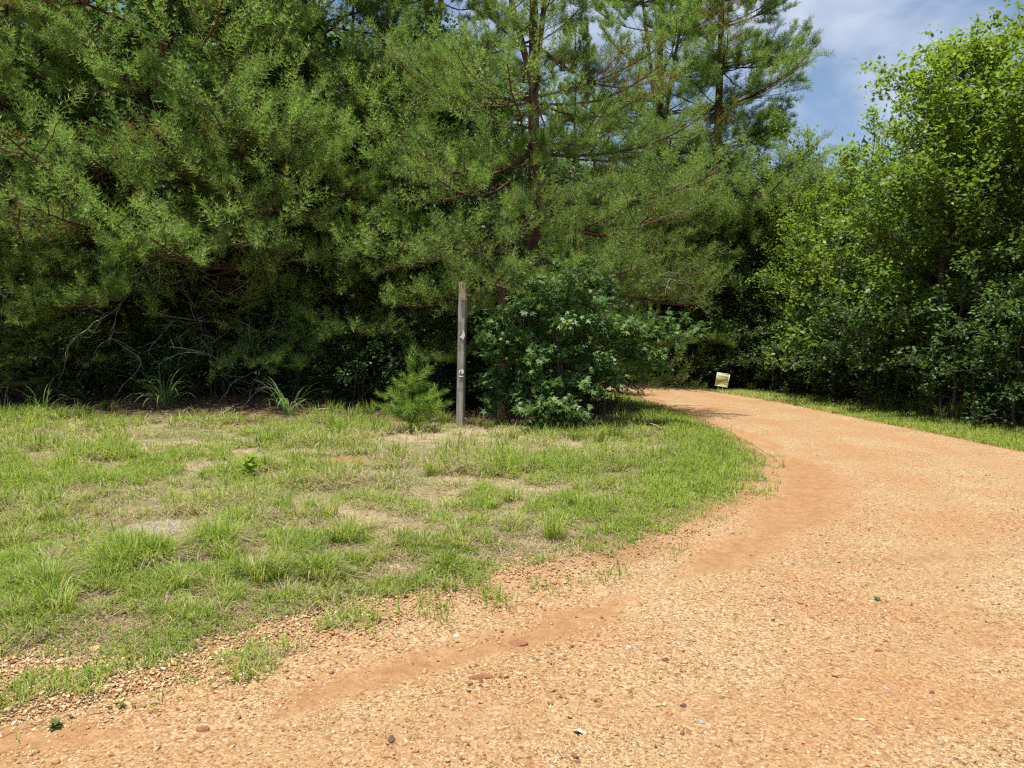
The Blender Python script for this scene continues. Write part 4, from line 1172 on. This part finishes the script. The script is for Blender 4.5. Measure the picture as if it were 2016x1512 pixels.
for zc, hh, xs in [(SB + 0.25, 0.014, 0.15), (SB + 0.17, 0.032, 0.17)]:
    u = -xs
    while u < xs:
        ln = rr.uniform(0.018, 0.04); box_bm(mb, (u + ln / 2, -0.0055, zc + rr.uniform(-.003, .003)), (ln, 0.002, hh * rr.uniform(0.7, 1.0))); u += ln + rr.uniform(0.008, 0.016)
box_bm(mb, (0, -0.0055, SB + 0.108), (0.36, 0.002, 0.010))
mb.build('small_print', M_INK, pn)

# ------------------------------------------------------------------ small things on the ground
def stone_mesh(seed, flat=0.5, n=2, sharp=0.25):
    import bmesh
    rng = np.random.RandomState(seed)
    bm = bmesh.new(); bmesh.ops.create_icosphere(bm, subdivisions=n, radius=1)
    ph = rng.rand(3) * 6
    for v in bm.verts:
        c = v.co
        k = 1 + sharp * (math.sin(c.x * 2.3 + ph[0]) * math.cos(c.y * 2.7 + ph[1]) + 0.5 * math.sin(c.z * 4 + c.x * 3 + ph[2])) + rng.normal(0, 0.04)
        v.co = (c.x * k, c.y * k * 0.75, c.z * k * flat)
    me = bpy.data.meshes.new('stone'); bm.to_mesh(me); bm.free()
    return me
STM = [stone_mesh(i, f_) for i, f_ in enumerate((0.45, 0.6, 0.35, 0.7))]
def stone_col(c):
    return solid_mat('stone_' + str(len(MATS)), tuple(v * 0.75 for v in c), tuple(min(0.9, v * 1.2) for v in c), 35, 0.85, 0.2, bump=0.5)
SC = {'brown': stone_col((0.26, 0.12, 0.065)), 'dark': stone_col((0.13, 0.075, 0.05)), 'white': stone_col((0.72, 0.70, 0.66)), 'yellow': stone_col((0.60, 0.40, 0.16)), 'tan': stone_col((0.52, 0.33, 0.17)), 'grey': stone_col((0.34, 0.31, 0.29))}
def stone(X, Y, s, c, label, k=0, asp=(1, 1, 1), rz=None):
    a, b = gpx(X, Y)
    me = STM[k].copy(); me.materials.append(SC[c])
    o = link('stone', me); o.location = (a, b, gz(a, b) + s * 0.12); o.scale = (s * asp[0], s * asp[1], s * asp[2])
    o.rotation_euler = (0, 0, prand.random() * 3 if rz is None else rz)
    tag(o, label, 'stone')
stone(1020, 1270, 0.052, 'brown', 'rounded flat brown stone on the gravel near the wash line', 0, (1, 1, 0.8), 0)
stone(950, 1337, 0.055, 'brown', 'long brown stone like a brick chip lying below the rounded brown stone', 2, (1.1, 0.55, 0.9), 0.05)
stone(898, 1253, 0.018, 'white', 'small white pebble beside the wash line', 1)
stone(480, 1330, 0.022, 'white', 'white pebble among the last grass at the gravel edge', 1)
stone(190, 1281, 0.04, 'yellow', 'large yellow stone sunk in the grass edge', 1)
stone(18, 1400, 0.032, 'tan', 'tan stone at the left margin of the gravel', 1)
stone(400, 1440, 0.03, 'brown', 'red brown stone low on the left of the gravel', 3)
stone(1310, 1302, 0.022, 'dark', 'dark stone alone in the middle of the drive', 3)
stone(1346, 1392, 0.022, 'dark', 'dark stone below the middle of the drive', 1)
stone(1382, 1424, 0.02, 'grey', 'grey stone at the lower middle of the drive', 1)
stone(1730, 1283, 0.024, 'brown', 'red brown stone right of the middle of the drive', 1)
stone(1745, 1357, 0.018, 'grey', 'grey stone below the red brown stone on the right', 0)
stone(1835, 1366, 0.018, 'dark', 'dark stone far right on the near gravel', 3)
stone(770, 1460, 0.026, 'dark', 'dark red stone at the bottom of the gravel left of centre', 3)
stone(395, 1365, 0.02, 'tan', 'tan pebble at the foot of the grass edge', 0)
stone(700, 1445, 0.022, 'brown', 'brown stone beside the dark red stone at the bottom', 0)
stone(1238, 1275, 0.014, 'white', 'tiny pale pebble right of the brown stones', 1)
stone(1308, 1296, 0.014, 'tan', 'tan pebble touching the dark stone in the drive', 1)
# flat rock in the lawn
a, b_ = gpx(312, 1042)
me = stone_mesh(12, 0.12, 4, 0.12); me.materials.append(solid_mat('pale_rock', (0.20, 0.165, 0.14), (0.40, 0.36, 0.33), 9, 0.9, 0.2, bump=0.8, bscale=30))
o = link('flat_rock', me); o.location = (a, b_, gz(a, b_) - 0.012); o.scale = (0.38, 0.46, 0.24); o.rotation_euler = (0, 0, 0.2)
tag(o, 'pale grey flat rock half sunk in the lawn', 'rock')
# green leaf and white scrap on the drive
a, b_ = gpx(1725, 1184)
mb = MB(); mb.add(STV * 0.075, STF, (0.06, 0.13, 0.04)); o = mb.build('fallen_leaf', M_GUM); o.location = (a, b_, gz(a, b_) + 0.02); o.rotation_euler = (0.35, 0.1, 0.6)
tag(o, 'single green fallen leaf lying on the drive', 'leaf')
a, b_ = gpx(1147, 1450)
mb = MB(); mb.add(LT * 0.05 * np.array([1, 1, 2]), LF, (0.75, 0.72, 0.66)); o = mb.build('fallen_leaf', M_LITTER); o.location = (a, b_, gz(a, b_) + 0.015); o.rotation_euler = (0.3, -0.1, 2.5)
tag(o, 'pale curled dead leaf on the near gravel', 'leaf')
# small seedlings and rosettes
def seedling(X, Y, n, s, c, label, upr):
    a, b = gpx(X, Y)
    r = tag(empty('seedling', (a, b, gz(a, b))), label, 'seedling')
    mb = MB(); mb.add(LT * np.array([1, 0.8, 1]), LF, c); me = mb.mesh('leaf', M_GRASS)
    st = MB(); tube(st, [(0, 0, 0), (0.005, 0, s * upr * 1.2)], [0.005, 0.003], 5); st.build('stem', M_TWIG, r)
    for i in range(n):
        o = link('leaf', me, r); k = i / n; a_ = i * 2.399
        o.location = (0, 0, s * upr * (0.2 + k)); o.rotation_euler = (prand.uniform(-.3, .3), -0.2 - 0.8 * k, a_); q = s * prand.uniform(0.7, 1.1); o.scale = (q, q, q)
seedling(492, 945, 22, 0.165, (0.25, 0.34, 0.06), 'bright yellow green seedling standing alone in the lawn', 1.3)
seedling(475, 1050, 12, 0.10, (0.13, 0.23, 0.05), 'flat green weed rosette right of the flat rock', 0.3)
seedling(110, 1435, 18, 0.045, (0.16, 0.20, 0.06), 'small weed growing in the gravel at the lower left', 0.4)
seedling(240, 1395, 12, 0.03, (0.16, 0.20, 0.06), 'tiny weed in the gravel right of the lower left weed', 0.4)
seedling(205, 790, 30, 0.13, (0.13, 0.22, 0.05), 'leafy low plant left of the reedy clump', 0.8)
# fallen sticks at the wood edge
def stick(X0, Y0, X1, Y1, r0, label, mat=None):
    a, b = gpx(X0, Y0); c, d = gpx(X1, Y1)
    mb = MB(); k = np.linspace(0, 1, 7)
    xs = a + (c - a) * k; ys = b + (d - b) * k
    zs = ground_h(xs, ys) + 0.02 + 0.03 * np.sin(k * 5)
    tube(mb, np.stack([xs, ys + 0.03 * np.sin(k * 9), zs], 1), np.linspace(r0, r0 * 0.4, 7), 6)
    tag(mb.build('fallen_stick', mat or M_DEAD), label, 'stick')
stick(625, 795, 700, 812, 0.016, 'pale fallen stick beside the thin reedy clump')
stick(1205, 826, 1235, 824, 0.02, 'short pale stick on the brown patch by the thicket')
stick(430, 800, 500, 775, 0.014, 'thin stick leaning over the straw mound')
stick(1260, 835, 1330, 850, 0.012, 'thin dark stick on the brown patch towards the drive')
